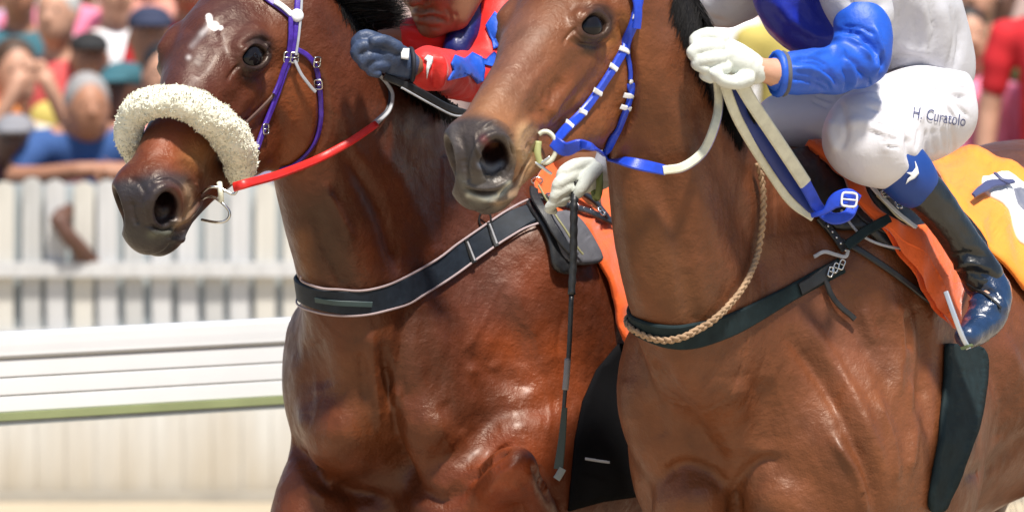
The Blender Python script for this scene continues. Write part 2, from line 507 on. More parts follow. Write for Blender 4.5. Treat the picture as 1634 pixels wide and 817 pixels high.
def add_body(S, B, q):
    """q holds the pose: neck nodes and the four legs, in metres (s forward, l left, h up)"""
    s = B.s; A = B.axes
    def E(a, b, c, r0, r1, r2, k=0.05, sub=False, tilt=0.0):
        ax = A
        if tilt:
            c_, s_ = math.cos(tilt), math.sin(tilt)
            ax = (A[0] * c_ + A[2] * s_, A[1], -A[0] * s_ + A[2] * c_)
        S.ell(B(a, b, c), np.array((r0, r1, r2)) * s, ax, k * s, sub)
    def C(a, b, ra, rb, k=0.05, sub=False, sq=None, f=1.0): S.cone(B(*a), B(*b), ra * s, rb * s, k * s, sub, sq, f)
    wd = q.get('wide', 1.0)
    E(-0.30, 0, 1.19, 0.46, 0.24 * wd, 0.33, 0.12)
    E(-0.55, 0, 1.21, 0.46, 0.27 * wd, 0.31)
    C((0.0, 0, 1.50), (-0.35, 0, 1.46), 0.075, 0.09, 0.08)
    C((-0.35, 0, 1.44), (-0.80, 0, 1.46), 0.10, 0.13, 0.08)
    E(-0.90, 0, 1.38, 0.32, 0.25 * wd, 0.25)
    E(0.14, 0, 1.14, 0.22, 0.19 * wd, 0.25)
    for w in (-1, 1):
        E(-0.95, 0.14 * w * wd, 1.12, 0.21, 0.12, 0.34)
        E(0.02, 0.135 * w * wd * wd, 1.26, 0.14, 0.09, 0.30, 0.06, tilt=0.0 + 0.45 * -1)
        E(0.16, 0.145 * w * wd * wd, 1.06, 0.15, 0.085, 0.16, 0.10)
        E(-0.03, 0.165 * w * wd * wd, 1.02, 0.16, 0.075, 0.17, 0.10)
        E(q['pec'][0], q['pec'][1] * w, q['pec'][2], 0.09, 0.095, 0.115, 0.035)
        E(0.02, 0.06 * w, 1.36, 0.24, 0.11 * wd, 0.19, 0.14)
        E(0.22, 0.05 * w, 1.18, 0.12, 0.07, 0.16, 0.03)
    for rows, yy, k_ in q.get('extra', []): S.chain([(*P(a, b, yy + (e[0] if e else 0)), R(r, yy)) for a, b, r, *e in rows], k_, smooth=3)
    for i in range(len(q['neck'])):
        S.chain([(*B(a, b, c), r * s) for a, b, c, r in q['neck'][i]], 0.15 * s, squash=B.Y, f=q.get('nf', 0.8))
    for L in q['legs']: leg_chain(S, B, L, 0.05 * s)
    C((-1.18, 0, 1.40), (-1.30, 0, 1.25), 0.045, 0.03)      # dock of the tail
REFINE = not DEV
def near_px(c, spots, ymax):
    q = PX(c); m = np.zeros(len(c), bool)
    for x, y, r in spots: m |= ((q[:, 0] - x) ** 2 + (q[:, 1] - y) ** 2) < r * r
    return m & (c[:, 1] < ymax)
def on_plane(px, py, o, n):
    """world point of photo pixel (px,py) on the plane through o with normal n"""
    c = np.array((0, -DIST, CAMZ)); d = P(px, py, 0) - c
    return c + d * (((np.asarray(o) - c) @ n) / (d @ n))
def body_frame(withers_px, y, yaw_deg, s=1.0, h=1.60):
    w = P(withers_px[0], withers_px[1], y)
    t = math.radians(yaw_deg)
    f = V(-math.sin(t), -math.cos(t), 0); L = V(math.cos(t), -math.sin(t), 0)
    o = w - s * h * V(0, 0, 1)
    return Frame(o, f, L, V(0, 0, 1), s)
def neck_px(B, rows, off=0.0):
    """rows (px,py,r px) in the horse's middle plane -> rows (s,l,h,r) of frame B"""
    out = []
    for r in rows:
        w = on_plane(r[0], r[1], B(0, off, 0), B.Y)
        q = (w - B.o) / B.s
        out.append((q @ B.X, q @ B.Y, q @ B.Z, R(r[2], w[1]) / B.s))
    return out
from mathutils.bvhtree import BVHTree
class Skin:
    """the finished hide: for laying tack on it"""
    def __init__(self, v, f):
        self.t = BVHTree.FromPolygons([tuple(p) for p in v.tolist()], f if isinstance(f, list) else f.tolist())
    def hit(self, px, py):
        c = Vector((0, -DIST, CAMZ)); d = (Vector(P(px, py, 0)) - c).normalized()
        loc, n, i, dd = self.t.ray_cast(c, d)
        if loc is None: return None
        return np.array(loc), np.array(n)
    def near(self, p):
        loc, n, i, dd = self.t.find_nearest(Vector(p))
        return np.array(loc), np.array(n)

def paint(v, f, H, base, marks, headcols, late=()):
    """coat colour per vertex: the animal's own markings"""
    col = np.tile(np.array(base), (len(v), 1))
    xy = PX(v)
    nz = np.array([noise.noise(Vector(p) * 6) + 0.5 * noise.noise(Vector(p) * 17) for p in v.tolist()])
    def apply(marks):
        for st in marks:
            line = np.asarray(st[0], float)
            if len(line) == 1: line = np.vstack([line, line + 0.01])
            elif len(line) > 2: line = catmull(line, 4)
            w = st[1]; m = ((xy > line.min(0) - 3 * w) & (xy < line.max(0) + 3 * w)).all(1)
            if len(st) > 4: m &= (v[:, 1] > st[4]) & (v[:, 1] < st[5])
            if not m.any(): continue
            d, t = poly_dist(xy[m], line)
            d = d + nz[m] * w * 0.35
            hard = st[6] if len(st) > 6 else 0
            a = (1 - smoothstep(0.85, 1.15, d / w)) if hard else np.exp(-(d / w) ** 2)
            a = (a * st[3])[:, None]
            col[m] = col[m] * (1 - a) + np.array(st[2]) * a
    apply(marks)
    # muzzle, eye rims, inner nostrils in the frame of the head
    q = (v - H.o) / H.s
    u, vv, w = q @ H.X, q @ H.Y, q @ H.Z
    near = (u > -0.05) & (u < 0.68) & (np.abs(w) < 0.13) & (vv < 0.08) & (vv > -0.3)
    def put(a, c, strength=1.0):
        a = (np.clip(a, 0, 1) * near * strength)[:, None]
        return col * (1 - a) + np.array(c) * a
    n2 = nz * 0.018
    for a0, a1, c, st, cond in headcols:
        k_ = smoothstep(a0, a1, u + n2 + (0.16 * (vv + 0.08) if cond == 'tilt' else 0))
        col[:] = put(k_, c, st)
    r = np.sqrt(((u - 0.187) / 0.050) ** 2 + ((vv + 0.055) / 0.038) ** 2) + 9 * (np.abs(w) < 0.05)
    col[:] = put(1 - smoothstep(0.75, 1.25, r + n2 * 4), (0.02, 0.015, 0.014), 0.9 * 1.0)
    r = np.sqrt(((u - 0.545) / 0.028) ** 2 + ((vv + 0.072) / 0.034) ** 2 + 0 * w)
    for sg in (1, -1):
        dn = np.linalg.norm((v - H(0.534, -0.072, 0.030 * sg)) / H.s, axis=1)
        col[:] = put(1 - smoothstep(0.026, 0.036, dn), (0.014, 0.006, 0.007), 0.97)
    col *= np.array((0.80, 0.72, 0.68))
    apply(late)
    return col

def build_horse(B, H, S, strokes, marks, headcols, base, refine, label, group, late=(), hd=0.011):
    import time; t0 = time.time()
    v, f = S.mesh(hd if not DEV else 0.013, refine=refine if REFINE else None)
    skin0 = None
    n = vertex_normals(v, f)
    hz = np.linalg.norm(v - H(0.3, -0.1, 0), axis=1)
    q = v * np.array((30, 30, 13.0)); q2 = v * np.array((55, 55, 30.0))
    a = np.array([1 - 2 * abs(noise.noise(Vector(p))) for p in q.tolist()]); b = np.array([noise.noise(Vector(p)) for p in q2.tolist()])
    lg = np.array([noise.noise(Vector(p)) for p in (v * 5.5).tolist()])
    v = v + n * (smoothstep(0.3, 0.5, hz) * (0.0011 * a * smoothstep(-.3, .4, lg) + 0.0010 * b + 0.006 * lg))[:, None]
    v = relief(v, f, strokes, body_gain=2.1)
    col = paint(v, f, H, base, marks, headcols, late)
    rt = root('racehorse', label, 'horse', group=group)
    rt.location = tuple(B(0, 0, 0)); inv = np.array(B(0, 0, 0))
    me = new_mesh('horse_body', v - inv, f)
    a = me.color_attributes.new('coat', 'FLOAT_COLOR', 'POINT')
    a.data.foreach_set('color', np.hstack([col, np.ones((len(col), 1))]).astype(np.float32).ravel())
    obj('body', me, coat_mat, rt)
    for w in (1, -1):                                    # eyeballs
        bm = bmesh.new(); bmesh.ops.create_uvsphere(bm, u_segments=24, v_segments=16, radius=0.0305 * H.s)
        me = bpy.data.meshes.new('eyeball'); bm.to_mesh(me); bm.free()
        me.polygons.foreach_set('use_smooth', [True] * len(me.polygons))
        e = obj('eye', me, eye_mat, rt); e.location = tuple(H(0.187, -0.055, 0.0640 * w) + 0.002 * eye_axes(H, w)[0] - inv)
    print('horse', len(v), len(f), round(time.time() - t0, 1))
    return rt, Skin(v, f)

DARKN = (0.020, 0.020, 0.023)
HEADR = [(0.36, 0.50, (0.30, 0.15, 0.07), 0.75, ''), (0.490, 0.535, (0.034, 0.037, 0.042), 0.94, 'tilt')]
# --- the near (right) horse
BR = body_frame((1300, 268), 0.35, 29, 1.02)
HR = head_frame((878, 42), (755, 226), -0.42, 1.08)
SR = Sdf()
neckR = [neck_px(BR, [(1290, 320, 60), (1180, 265, 50), (1070, 115, 45), (1000, -20, 45)]),
         neck_px(BR, [(1200, 480, 110), (1130, 330, 100), (1070, 150, 75), (1010, 10, 50)]),
         neck_px(BR, [(1110, 560, 90), (1065, 440, 85), (1048, 330, 78), (1035, 230, 52), (1012, 120, 45)])]
hindl = [(-.92, 0.15, 0.95, .14), (-.95, 0.14, 0.75, .10), (-1.05, .13, 0.56, .058), (-1.06, .13, 0.48, .05), (-.98, .12, 0.3, .032), (-.95, .12, 0.2, .038), (-.90, .12, 0.1, .034), (-.87, .12, .05, .048)]
hindr = [(-.92, -0.15, 0.95, .14), (-.80, -0.14, 0.75, .10), (-.72, -.13, 0.58, .058), (-.74, -.13, 0.50, .05), (-.55, -.12, 0.34, .032), (-.48, -.12, 0.25, .038), (-.42, -.12, 0.16, .034), (-.39, -.12, .12, .048)]
legsR = [
    [(0.14, 0.14, 0.95, .10), (0.20, 0.13, 0.78, .08), (0.34, .12, 0.60, .055), (0.36, .12, 0.50, .048), (0.20, .12, 0.33, .03), (0.08, .12, 0.24, .035), (0.0, .12, 0.14, .03), (-.05, .12, .10, .045)],
    [(0.12, -0.14, 0.95, .10), (0.10, -0.13, 0.80, .085), (0.06, -.12, 0.56, .052), (0.05, -.12, 0.48, .048), (0.0, -.12, 0.27, .03), (0.0, -.12, 0.16, .037), (0.05, -.12, 0.08, .035), (0.07, -.12, .05, .048)],
    hindl, hindr]
add_body(SR, BR, dict(neck=neckR, legs=legsR, pec=(0.24, .11, 0.95), wide=1.15, nf=0.75, extra=[([(1060, 560, 70), (1060, 650, 75), (1085, 720, 70)], 0.1, .08), ([(1180, 600, 130), (1185, 690, 120)], 0.19, .10), ([(1100, 800, 62), (1098, 840, 58, .03)], 0.08, .03), ([(1250, 805, 70), (1255, 848, 62, .03)], 0.08, .03)]))
add_head(SR, HR)
strokesR = [
    ([(1330, 560), (1350, 610), (1340, 660), (1365, 710)], 4, 0.9), ([(1350, 610), (1380, 650), (1385, 690)], 4, 0.8), ([(1120, 640), (1135, 690), (1128, 730)], 4, 0.8), ([(1230, 560), (1240, 620), (1262, 680), (1260, 730)], 4, 0.8), ([(1420, 560), (1435, 600), (1428, 650)], 4, 0.8), ([(1110, 770), (1100, 800), (1112, 830)], 4, 0.8), ([(1250, 765), (1262, 800), (1250, 830)], 4, 0.8),
    ([(1060, 762), (1088, 742), (1125, 750), (1172, 788)], 12, -6), ([(1172, 788), (1188, 758), (1215, 736), (1250, 735)], 12, -5),
    ([(1172, 785), (1174, 870)], 10, -16), ([(1105, 795)], 38, 10), ([(1240, 790)], 42, 10),
    ([(1030, 560), (1075, 630), (1120, 690), (1160, 760)], 18, -6), ([(1070, 575), (1120, 640), (1160, 700)], 22, 4),
    ([(1172, 600), (1176, 730)], 26, 6), ([(1215, 600), (1225, 720)], 22, -5),
    ([(1262, 540), (1300, 590), (1345, 670), (1385, 760), (1400, 830)], 13, -7), ([(1285, 510), (1330, 580), (1375, 660), (1415, 760)], 12, 5),
    ([(1330, 700), (1370, 760), (1385, 830)], 10, 6), ([(1350, 470), (1375, 540), (1420, 620), (1440, 720)], 16, -4),
    ([(1370, 490), (1400, 550)], 14, 3), ([(1425, 480), (1440, 540), (1430, 640)], 12, 4), ([(1460, 470), (1475, 560), (1455, 700)], 10, -5),
    ([(1400, 640), (1425, 700), (1430, 780)], 9, 4), ([(1450, 600), (1460, 680), (1450, 760)], 8, 4), ([(1475, 610), (1480, 690)], 7, -4),
    ([(1400, 510), (1410, 560)], 7, -2), ([(1445, 500), (1450, 560)], 6, -4),
    ([(1030, 250), (1080, 360), (1100, 470), (1120, 540)], 18, -5), ([(1050, 120), (1090, 240), (1140, 380), (1180, 470)], 22, 4),
    ([(1110, 150), (1150, 260), (1200, 380), (1225, 450)], 18, -5), ([(1000, 300), (1010, 400), (1030, 490)], 14, 3),
    ([(1000, 600), (1010, 680)], 20, 3), ([(1040, 640), (1060, 700)], 14, -3),
    # barrel behind the girth
    ([(1570, 560), (1600, 640), (1590, 720)], 14, -5), ([(1600, 540), (1634, 620), (1634, 700)], 12, 4), ([(1540, 760), (1590, 740), (1640, 690)], 12, -5),
    # face
    ([(846, 250), (832, 276), (815, 298), (790, 309), (762, 309), (742, 302)], 3.2, -8, -2, -.2), ([(838, 285), (822, 310), (795, 321), (765, 320)], 5, 4, -2, -.2),
    ([(832, 262), (815, 286), (790, 299), (760, 299), (742, 292)], 4, 3.5, -2, -.2), ([(848, 262), (838, 285), (824, 306)], 3, -2.5, -2, -.2),
    ([(816, 232), (822, 255), (812, 280)], 4, -2.5, -2, -.2), ([(826, 236), (832, 258)], 3, 2, -2, -.2), ([(760, 262), (775, 285), (800, 288)], 5, 3, -2, -.2), ([(742, 262), (748, 290)], 4, -2, -2, -.2), ([(735, 215), (742, 245), (740, 265)], 6, -2.5, -2, -.2),
    ([(768, 205), (790, 194), (812, 208), (821, 236)], 3, 2.5, -2, -.2), ([(758, 215), (762, 240), (775, 262)], 3, 2, -2, -.2), ([(852, 238), (860, 246)], 4, -3, -2, -.2), ([(845, 228), (838, 240)], 3, -2, -2, -.2), ([(852, 222), (846, 232)], 2.5, 2, -2, -.2),
    ([(918, 50), (930, 62), (952, 66), (972, 54)], 2.5, -1, -2, -.2), ([(915, 58), (930, 72), (955, 75), (978, 60)], 2.5, -1, -2, -.2), ([(922, 26), (938, 12), (960, 10), (976, 24)], 2.5, -1.2, -2, -.2), ([(928, 12), (948, 2), (968, 6)], 2.5, -1, -2, -.2), ([(920, 44), (908, 56), (898, 72)], 3, -2.5, -2, -.2),
    ([(848, 192), (872, 158), (905, 128)], 13, -5, -2, -0.2), ([(862, 205), (895, 180), (930, 150)], 9, 4, -2, -0.2), ([(815, 195), (850, 130), (880, 100)], 9, 2.5, -2, -0.2),
    ([(862, 150), (868, 178)], 5, 2.5, -2, -.2), ([(880, 140), (872, 168)], 4, 2, -2, -.2), ([(835, 250), (828, 215), (850, 190)], 6, 3, -2, -0.2), ([(820, 250), (815, 215)], 6, -3, -2, -0.2),
    ([(905, 62), (925, 72), (955, 72), (975, 60)], 6, -3, -2, -0.2), ([(990, 30), (1008, 110), (1003, 190), (960, 250)], 8, -10, -2, 0.3),
    ([(770, 285), (790, 280), (805, 270)], 6, 4, -2, -.2), ([(905, 20), (922, 10), (945, 5)], 6, -2.5, -2, -.2),
]
CH = (0.26, 0.092, 0.030)
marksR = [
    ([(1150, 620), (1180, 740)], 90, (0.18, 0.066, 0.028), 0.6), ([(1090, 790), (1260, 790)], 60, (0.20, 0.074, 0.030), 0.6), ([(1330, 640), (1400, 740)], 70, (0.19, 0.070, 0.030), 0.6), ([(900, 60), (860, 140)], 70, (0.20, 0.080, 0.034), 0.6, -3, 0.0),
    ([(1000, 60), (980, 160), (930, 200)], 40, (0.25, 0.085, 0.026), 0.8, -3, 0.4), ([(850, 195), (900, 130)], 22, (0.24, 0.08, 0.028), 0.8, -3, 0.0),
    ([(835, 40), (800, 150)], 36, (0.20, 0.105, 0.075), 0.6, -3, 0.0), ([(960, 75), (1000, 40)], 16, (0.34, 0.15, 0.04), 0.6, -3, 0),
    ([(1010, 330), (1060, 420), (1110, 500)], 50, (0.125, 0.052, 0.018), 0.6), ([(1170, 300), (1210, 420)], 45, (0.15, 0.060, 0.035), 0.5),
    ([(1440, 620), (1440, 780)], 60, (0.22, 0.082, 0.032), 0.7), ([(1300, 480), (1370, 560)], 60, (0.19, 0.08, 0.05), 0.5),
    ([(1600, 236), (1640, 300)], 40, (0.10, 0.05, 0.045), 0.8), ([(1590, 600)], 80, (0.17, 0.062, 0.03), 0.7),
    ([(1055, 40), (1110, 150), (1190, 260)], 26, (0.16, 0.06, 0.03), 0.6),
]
lateR = [
    ([(800, 262), (785, 270), (768, 262)], 6, (0.10, 0.12, 0.16), 0.8, -3, 0), ([(772, 222), (780, 232)], 7, (0.13, 0.025, 0.028), 0.7, -3, 0),
    ([(752, 325), (790, 332), (818, 320)], 6, (0.05, 0.05, 0.045), 0.7, -3, 0), ([(725, 205), (722, 250)], 8, (0.10, 0.09, 0.09), 0.5, -3, 0),
    ([(795, 322), (825, 302), (832, 285)], 10, (0.30, 0.20, 0.12), 0.85, -3, 0.0), ([(748, 311), (770, 318), (795, 313), (814, 294)], 4.5, (0.80, 0.80, 0.66), 0.9, -3, 0.0),
    ([(838, 210), (830, 240), (842, 262)], 14, (0.42, 0.27, 0.14), 0.7, -3, 0.0), ([(760, 290), (790, 285)], 16, (0.09, 0.085, 0.08), 0.6, -3, 0),
    ([(735, 285), (745, 305), (765, 322)], 7, (0.10, 0.10, 0.09), 0.7, -3, 0)]
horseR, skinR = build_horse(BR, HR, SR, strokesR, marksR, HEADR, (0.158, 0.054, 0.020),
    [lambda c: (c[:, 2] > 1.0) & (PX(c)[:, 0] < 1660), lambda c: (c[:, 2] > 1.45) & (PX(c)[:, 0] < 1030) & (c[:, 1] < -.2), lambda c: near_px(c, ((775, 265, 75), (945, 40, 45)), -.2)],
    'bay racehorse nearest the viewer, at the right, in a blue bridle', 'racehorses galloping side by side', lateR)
# --- the far (left) horse
BL = body_frame((800, 285), 0.95, 34, 1.08)
HL = head_frame((336, 90), (228, 300), 0.22, 1.12)
SL = Sdf()
neckL = [neck_px(BL, [(830, 330, 60), (730, 240, 50), (590, 160, 50), (485, 20, 45)]),
         neck_px(BL, [(740, 480, 110), (660, 340, 100), (550, 190, 80), (460, 40, 55)]),
         neck_px(BL, [(610, 560, 105), (560, 440, 92), (525, 330, 78), (502, 230, 55), (462, 150, 45)])]
legsL = [
    [(0.12, 0.16, 1.02, .10), (0.16, 0.15, 0.96, .09)],
    hindl, hindr]
add_body(SL, BL, dict(neck=neckL, legs=legsL, pec=(0.30, .105, 1.03), wide=1.15, nf=0.8, extra=[([(530, 540, 75), (525, 620, 72), (530, 690, 62)], 0.7, .08), ([(640, 590, 120), (650, 640, 110)], 0.72, .10),
    ([(545, 672, 58), (548, 700, 56)], 0.62, .03), ([(692, 672, 60), (690, 700, 58)], 0.62, .03),
    ([(540, 720, 70, .08), (505, 790, 66, 0.0), (484, 870, 60, -.03), (476, 980, 48, -.03), (474, 1090, 36, -.02), (474, 1160, 34, -.02), (480, 1290, 24, .02), (482, 1400, 30, .02), (472, 1470, 28, -.03), (466, 1515, 40, -.05)], 0.66, .04),
    ([(735, 830, 60, .10), (775, 788, 46, -0.04), (806, 757, 38, -.16), (822, 748, 34, -.20)], 0.62, .035), ([(824, 752, 30, -.20), (856, 796, 22, -.10), (872, 850, 22, .0), (882, 960, 21, .12), (880, 1040, 27, .20), (862, 1085, 24, .22), (850, 1120, 36, .22)], 0.62, .02)]))
add_head(SL, HL, ns=0.82)
strokesL = [
    ([(820, 420), (790, 470), (770, 520), (740, 560)], 4, 0.9), ([(800, 455), (820, 500), (850, 530)], 4, 0.8), ([(560, 620), (548, 660), (556, 710)], 4, 0.9), ([(690, 640), (700, 680), (722, 720)], 4, 0.9), ([(860, 600), (880, 650), (870, 700)], 4, 0.9), ([(500, 600), (512, 650), (505, 690)], 4, 0.8), ([(900, 500), (890, 560), (905, 620)], 5, -2),
    ([(745, 770), (780, 735), (812, 712)], 6, -8), ([(852, 740), (868, 775), (880, 800)], 6, -6), ([(770, 800), (800, 760), (822, 742)], 7, 4), ([(830, 760), (842, 790), (838, 817)], 5, -3),
    ([(545, 690)], 46, 16), ([(690, 680)], 46, 16), ([(612, 560), (624, 650), (632, 720), (645, 780)], 13, -15),
    ([(590, 520), (600, 600), (612, 680)], 10, 4), ([(575, 560), (585, 640)], 10, -4),
    ([(462, 700), (505, 755), (560, 785), (620, 800)], 12, -14), ([(632, 720), (660, 775), (710, 800), (745, 770)], 14, -9),
    ([(640, 620), (622, 670), (628, 715)], 8, 6), ([(660, 470), (645, 540), (640, 610), (655, 650)], 15, -7),
    ([(690, 520), (720, 600), (760, 660)], 18, 4), ([(740, 560), (800, 600), (850, 620)], 16, -3), ([(760, 690), (800, 660), (850, 650), (900, 640)], 18, -4),
    ([(800, 440), (850, 520), (880, 600)], 22, 5), ([(755, 590)], 8, 2.5), ([(790, 585)], 8, 2), ([(700, 640), (735, 690)], 14, -4),
    ([(500, 540), (520, 620)], 18, -5), ([(475, 560), (480, 640), (495, 690)], 14, 4), ([(468, 705), (510, 742), (545, 790)], 4.5, 4),
    ([(500, 330), (520, 400), (560, 470)], 15, -5), ([(560, 250), (610, 340), (640, 440)], 14, -7), ([(600, 230), (660, 330), (700, 430)], 18, 4),
    ([(545, 170), (560, 230), (600, 300)], 12, 3), ([(520, 300), (560, 380)], 7, 4),
    ([(560, 760), (575, 820)], 12, -6), ([(480, 770), (520, 800)], 8, 4),
    # face
    ([(345, 305), (328, 325), (314, 348), (296, 362), (262, 366), (232, 360)], 3.2, -8, -2, .6), ([(330, 345), (318, 370), (295, 382), (265, 384)], 5, 4, -2, .6), ([(325, 315), (308, 338), (288, 352), (258, 354)], 4, 3.5, -2, .6),
    ([(300, 285), (308, 310), (298, 335)], 4, -2.5, -2, .6), ([(312, 292), (318, 312)], 3, 2, -2, .6), ([(210, 320), (214, 345), (222, 360)], 5, -2.5, -2, .6), ([(244, 290), (268, 284), (292, 300), (298, 322)], 3, 2.5, -2, .6), ([(205, 285), (222, 292), (232, 310)], 5, -2, -2, .6),
    ([(240, 365), (250, 378)], 4, 2, -2, .6), ([(382, 106), (396, 118), (418, 118), (434, 106)], 2.5, -1, -2, .6), ([(384, 84), (400, 70), (422, 70), (438, 84)], 2.5, -1.2, -2, .6), ([(390, 70), (410, 60), (430, 66)], 2.5, -1, -2, .6), ([(384, 102), (372, 114), (362, 130)], 3, -2.5, -2, .6),
    ([(350, 75), (345, 45), (380, 20)], 8, -2.5, -2, .6), ([(290, 35), (330, 70), (310, 120)], 14, -3, -2, .6), ([(385, 70), (410, 62), (432, 70)], 5, -3, -2, .6),
    ([(385, 120), (410, 126), (432, 112)], 5, -2.5, -2, .6), ([(440, 160), (470, 200)], 10, 2, -2, .6), ([(262, 260), (300, 255), (330, 285)], 9, 3, -2, .6),
    ([(505, 100), (516, 180), (500, 240), (450, 284)], 8, -10, -2, 0.75), ([(330, 200), (345, 240)], 8, 2.5, -2, .6),
]
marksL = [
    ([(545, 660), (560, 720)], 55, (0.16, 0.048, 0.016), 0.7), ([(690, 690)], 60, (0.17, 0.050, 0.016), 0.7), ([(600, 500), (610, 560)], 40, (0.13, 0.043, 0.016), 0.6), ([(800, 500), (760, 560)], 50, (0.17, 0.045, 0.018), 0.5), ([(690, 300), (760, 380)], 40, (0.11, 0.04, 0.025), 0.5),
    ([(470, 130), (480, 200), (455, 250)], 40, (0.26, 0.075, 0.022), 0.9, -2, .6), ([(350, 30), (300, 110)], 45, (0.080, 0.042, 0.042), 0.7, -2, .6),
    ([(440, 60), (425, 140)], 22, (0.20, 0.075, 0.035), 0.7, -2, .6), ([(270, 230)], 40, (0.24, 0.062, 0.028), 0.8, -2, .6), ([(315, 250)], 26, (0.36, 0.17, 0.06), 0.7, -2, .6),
    ([(540, 110), (570, 200)], 40, (0.15, 0.055, 0.035), 0.6), ([(510, 340), (540, 420)], 45, (0.045, 0.022, 0.012), 0.7), ([(480, 380), (490, 440)], 14, (0.22, 0.09, 0.03), 0.7),  # dark tone on the neck front paints in the head's shadow
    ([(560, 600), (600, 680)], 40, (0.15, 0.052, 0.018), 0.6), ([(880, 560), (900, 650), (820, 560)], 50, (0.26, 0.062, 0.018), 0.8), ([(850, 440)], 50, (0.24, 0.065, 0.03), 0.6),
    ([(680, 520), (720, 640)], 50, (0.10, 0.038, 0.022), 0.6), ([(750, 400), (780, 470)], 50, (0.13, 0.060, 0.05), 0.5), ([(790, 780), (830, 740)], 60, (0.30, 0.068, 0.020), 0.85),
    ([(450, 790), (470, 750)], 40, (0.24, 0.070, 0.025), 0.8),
    ([(333, 27), (336, 40)], 6, (0.80, 0.80, 0.82), 1.0, -2, .6, 1), ([(342, 42)], 8, (0.80, 0.80, 0.82), 1.0, -2, .6, 1), ([(352, 45)], 4, (0.80, 0.80, 0.82), 1.0, -2, .6, 1), ([(332, 44), (322, 54)], 5, (0.6, 0.6, 0.62), 0.8, -2, .6), ([(322, 54), (306, 74)], 5, (0.4, 0.4, 0.42), 0.4, -2, .6), ([(301, 92)], 4, (0.6, 0.6, 0.62), 0.8, -2, .6),
]
HEADL = [(0.528, 0.560, (0.030, 0.028, 0.033), 0.95, '')]
lateL = [([(212, 372), (250, 384), (292, 378)], 20, (0.032, 0.032, 0.034), 0.9, -2, .6), ([(200, 300), (225, 296), (255, 284), (290, 290)], 13, (0.030, 0.028, 0.033), 0.85, -2, .6),
    ([(320, 335), (308, 360), (296, 375)], 9, (0.045, 0.05, 0.06), 0.8, -2, .6), ([(300, 300), (302, 335), (285, 362)], 8, (0.33, 0.22, 0.14), 0.8, -2, .6), ([(240, 375), (275, 372)], 7, (0.10, 0.11, 0.08), 0.6, -2, .6)]
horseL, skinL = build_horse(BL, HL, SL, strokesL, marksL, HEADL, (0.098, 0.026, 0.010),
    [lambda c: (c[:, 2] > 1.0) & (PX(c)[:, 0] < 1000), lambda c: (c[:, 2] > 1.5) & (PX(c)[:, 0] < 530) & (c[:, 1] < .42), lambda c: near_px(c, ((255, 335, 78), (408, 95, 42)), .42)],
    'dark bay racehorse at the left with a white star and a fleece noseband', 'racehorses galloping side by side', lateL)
# ---------------------------------------------------------------- straps, ropes and cloths
def loft(pts, nors, prof, closed=False, caps=True):
    """sweep a profile of (across, out) offsets; per-point scale allowed through prof callables"""
    pts = np.asarray(pts, float); n = len(pts)
    tan = np.gradient(pts, axis=0) if not closed else np.roll(pts, -1, 0) - np.roll(pts, 1, 0)
    vs = []; m = None
    for i in range(n):
        t = unit(tan[i]); nn = np.asarray(nors[i], float); nn = unit(nn - t * (nn @ t)); c = np.cross(t, nn)
        pr = prof(i / max(1, n - 1)); m = len(pr)
        for a, b in pr: vs.append(pts[i] + c * a + nn * b)
    fs = []
    for i in range(n if closed else n - 1):
        j = (i + 1) % n
        for k_ in range(m):
            l = (k_ + 1) % m
            fs.append([i * m + k_, i * m + l, j * m + l, j * m + k_])
    if caps and not closed:
        fs.append(list(range(m))[::-1]); fs.append([(n - 1) * m + k_ for k_ in range(m)])
    return np.array(vs), fs
def smooth_rows(a, it=3):
    a = np.array(a, float)
    for _ in range(it):
        b = a.copy(); b[1:-1] = (a[:-2] + 2 * a[1:-1] + a[2:]) / 4; a = b
    return a
def flat(w, t):
    def prof(u):
        ww = (w(u) if callable(w) else w) / 2; e = min(t * 0.45, ww * 0.3)
        return [(-ww, 0), (-ww, t - e), (-ww + e, t), (0, t * 1.06), (ww - e, t), (ww, t - e), (ww, 0)]
    return prof
def roundp(r, k_=10):
    def prof(u):
        rr = r(u) if callable(r) else r
        return [(rr * math.cos(a), rr * math.sin(a)) for a in np.linspace(0, 2 * math.pi, k_, endpoint=False)]
    return prof
def on_skin(skin, line, lift=0.002, n=7, it=3, yfix=None):
    rows = catmull(np.array([r[:2] for r in line], float), n)
    hs = [skin.hit(a, b) for a, b in rows]
    ys = [h[0][1] for h in hs if h is not None]
    med = sorted(ys)[len(ys) // 2] if ys else 0
    if yfix is None:
        for i in range(1, len(hs)):
            if hs[i] is not None and hs[i - 1] is not None and abs(hs[i][0][1] - hs[i - 1][0][1]) > 0.2:
                if abs(hs[i][0][1] - med) > abs(hs[i - 1][0][1] - med): hs[i] = None
                else: hs[i - 1] = None
    good = [i for i, h in enumerate(hs) if h is not None]
    out, nor = [], []
    for i, h in enumerate(hs):
        if h is None:
            j = min(good, key=lambda g: abs(g - i)) if good else 0
            y0 = hs[j][0][1] if good else (yfix or 0)
            h = skin.near(P(rows[i][0], rows[i][1], y0 + 0.012 * abs(i - j)))
        out.append(h[0] + h[1] * lift); nor.append(h[1])
    return smooth_rows(out, it), smooth_rows(nor, it + 2)
def strap(name, skin, line, wpx, mt, parent, lift=0.002, t=0.004, n=7, **kw):
    p, nn = on_skin(skin, line, lift, n)
    w = R(wpx, p[:, 1].mean()) if not callable(wpx) else (lambda u, y=p[:, 1].mean(): R(wpx(u), y))
    v, f = loft(p, nn, flat(w, t))
    return obj(name, new_mesh(name, v, f, sharp=38), mt, parent, **kw)
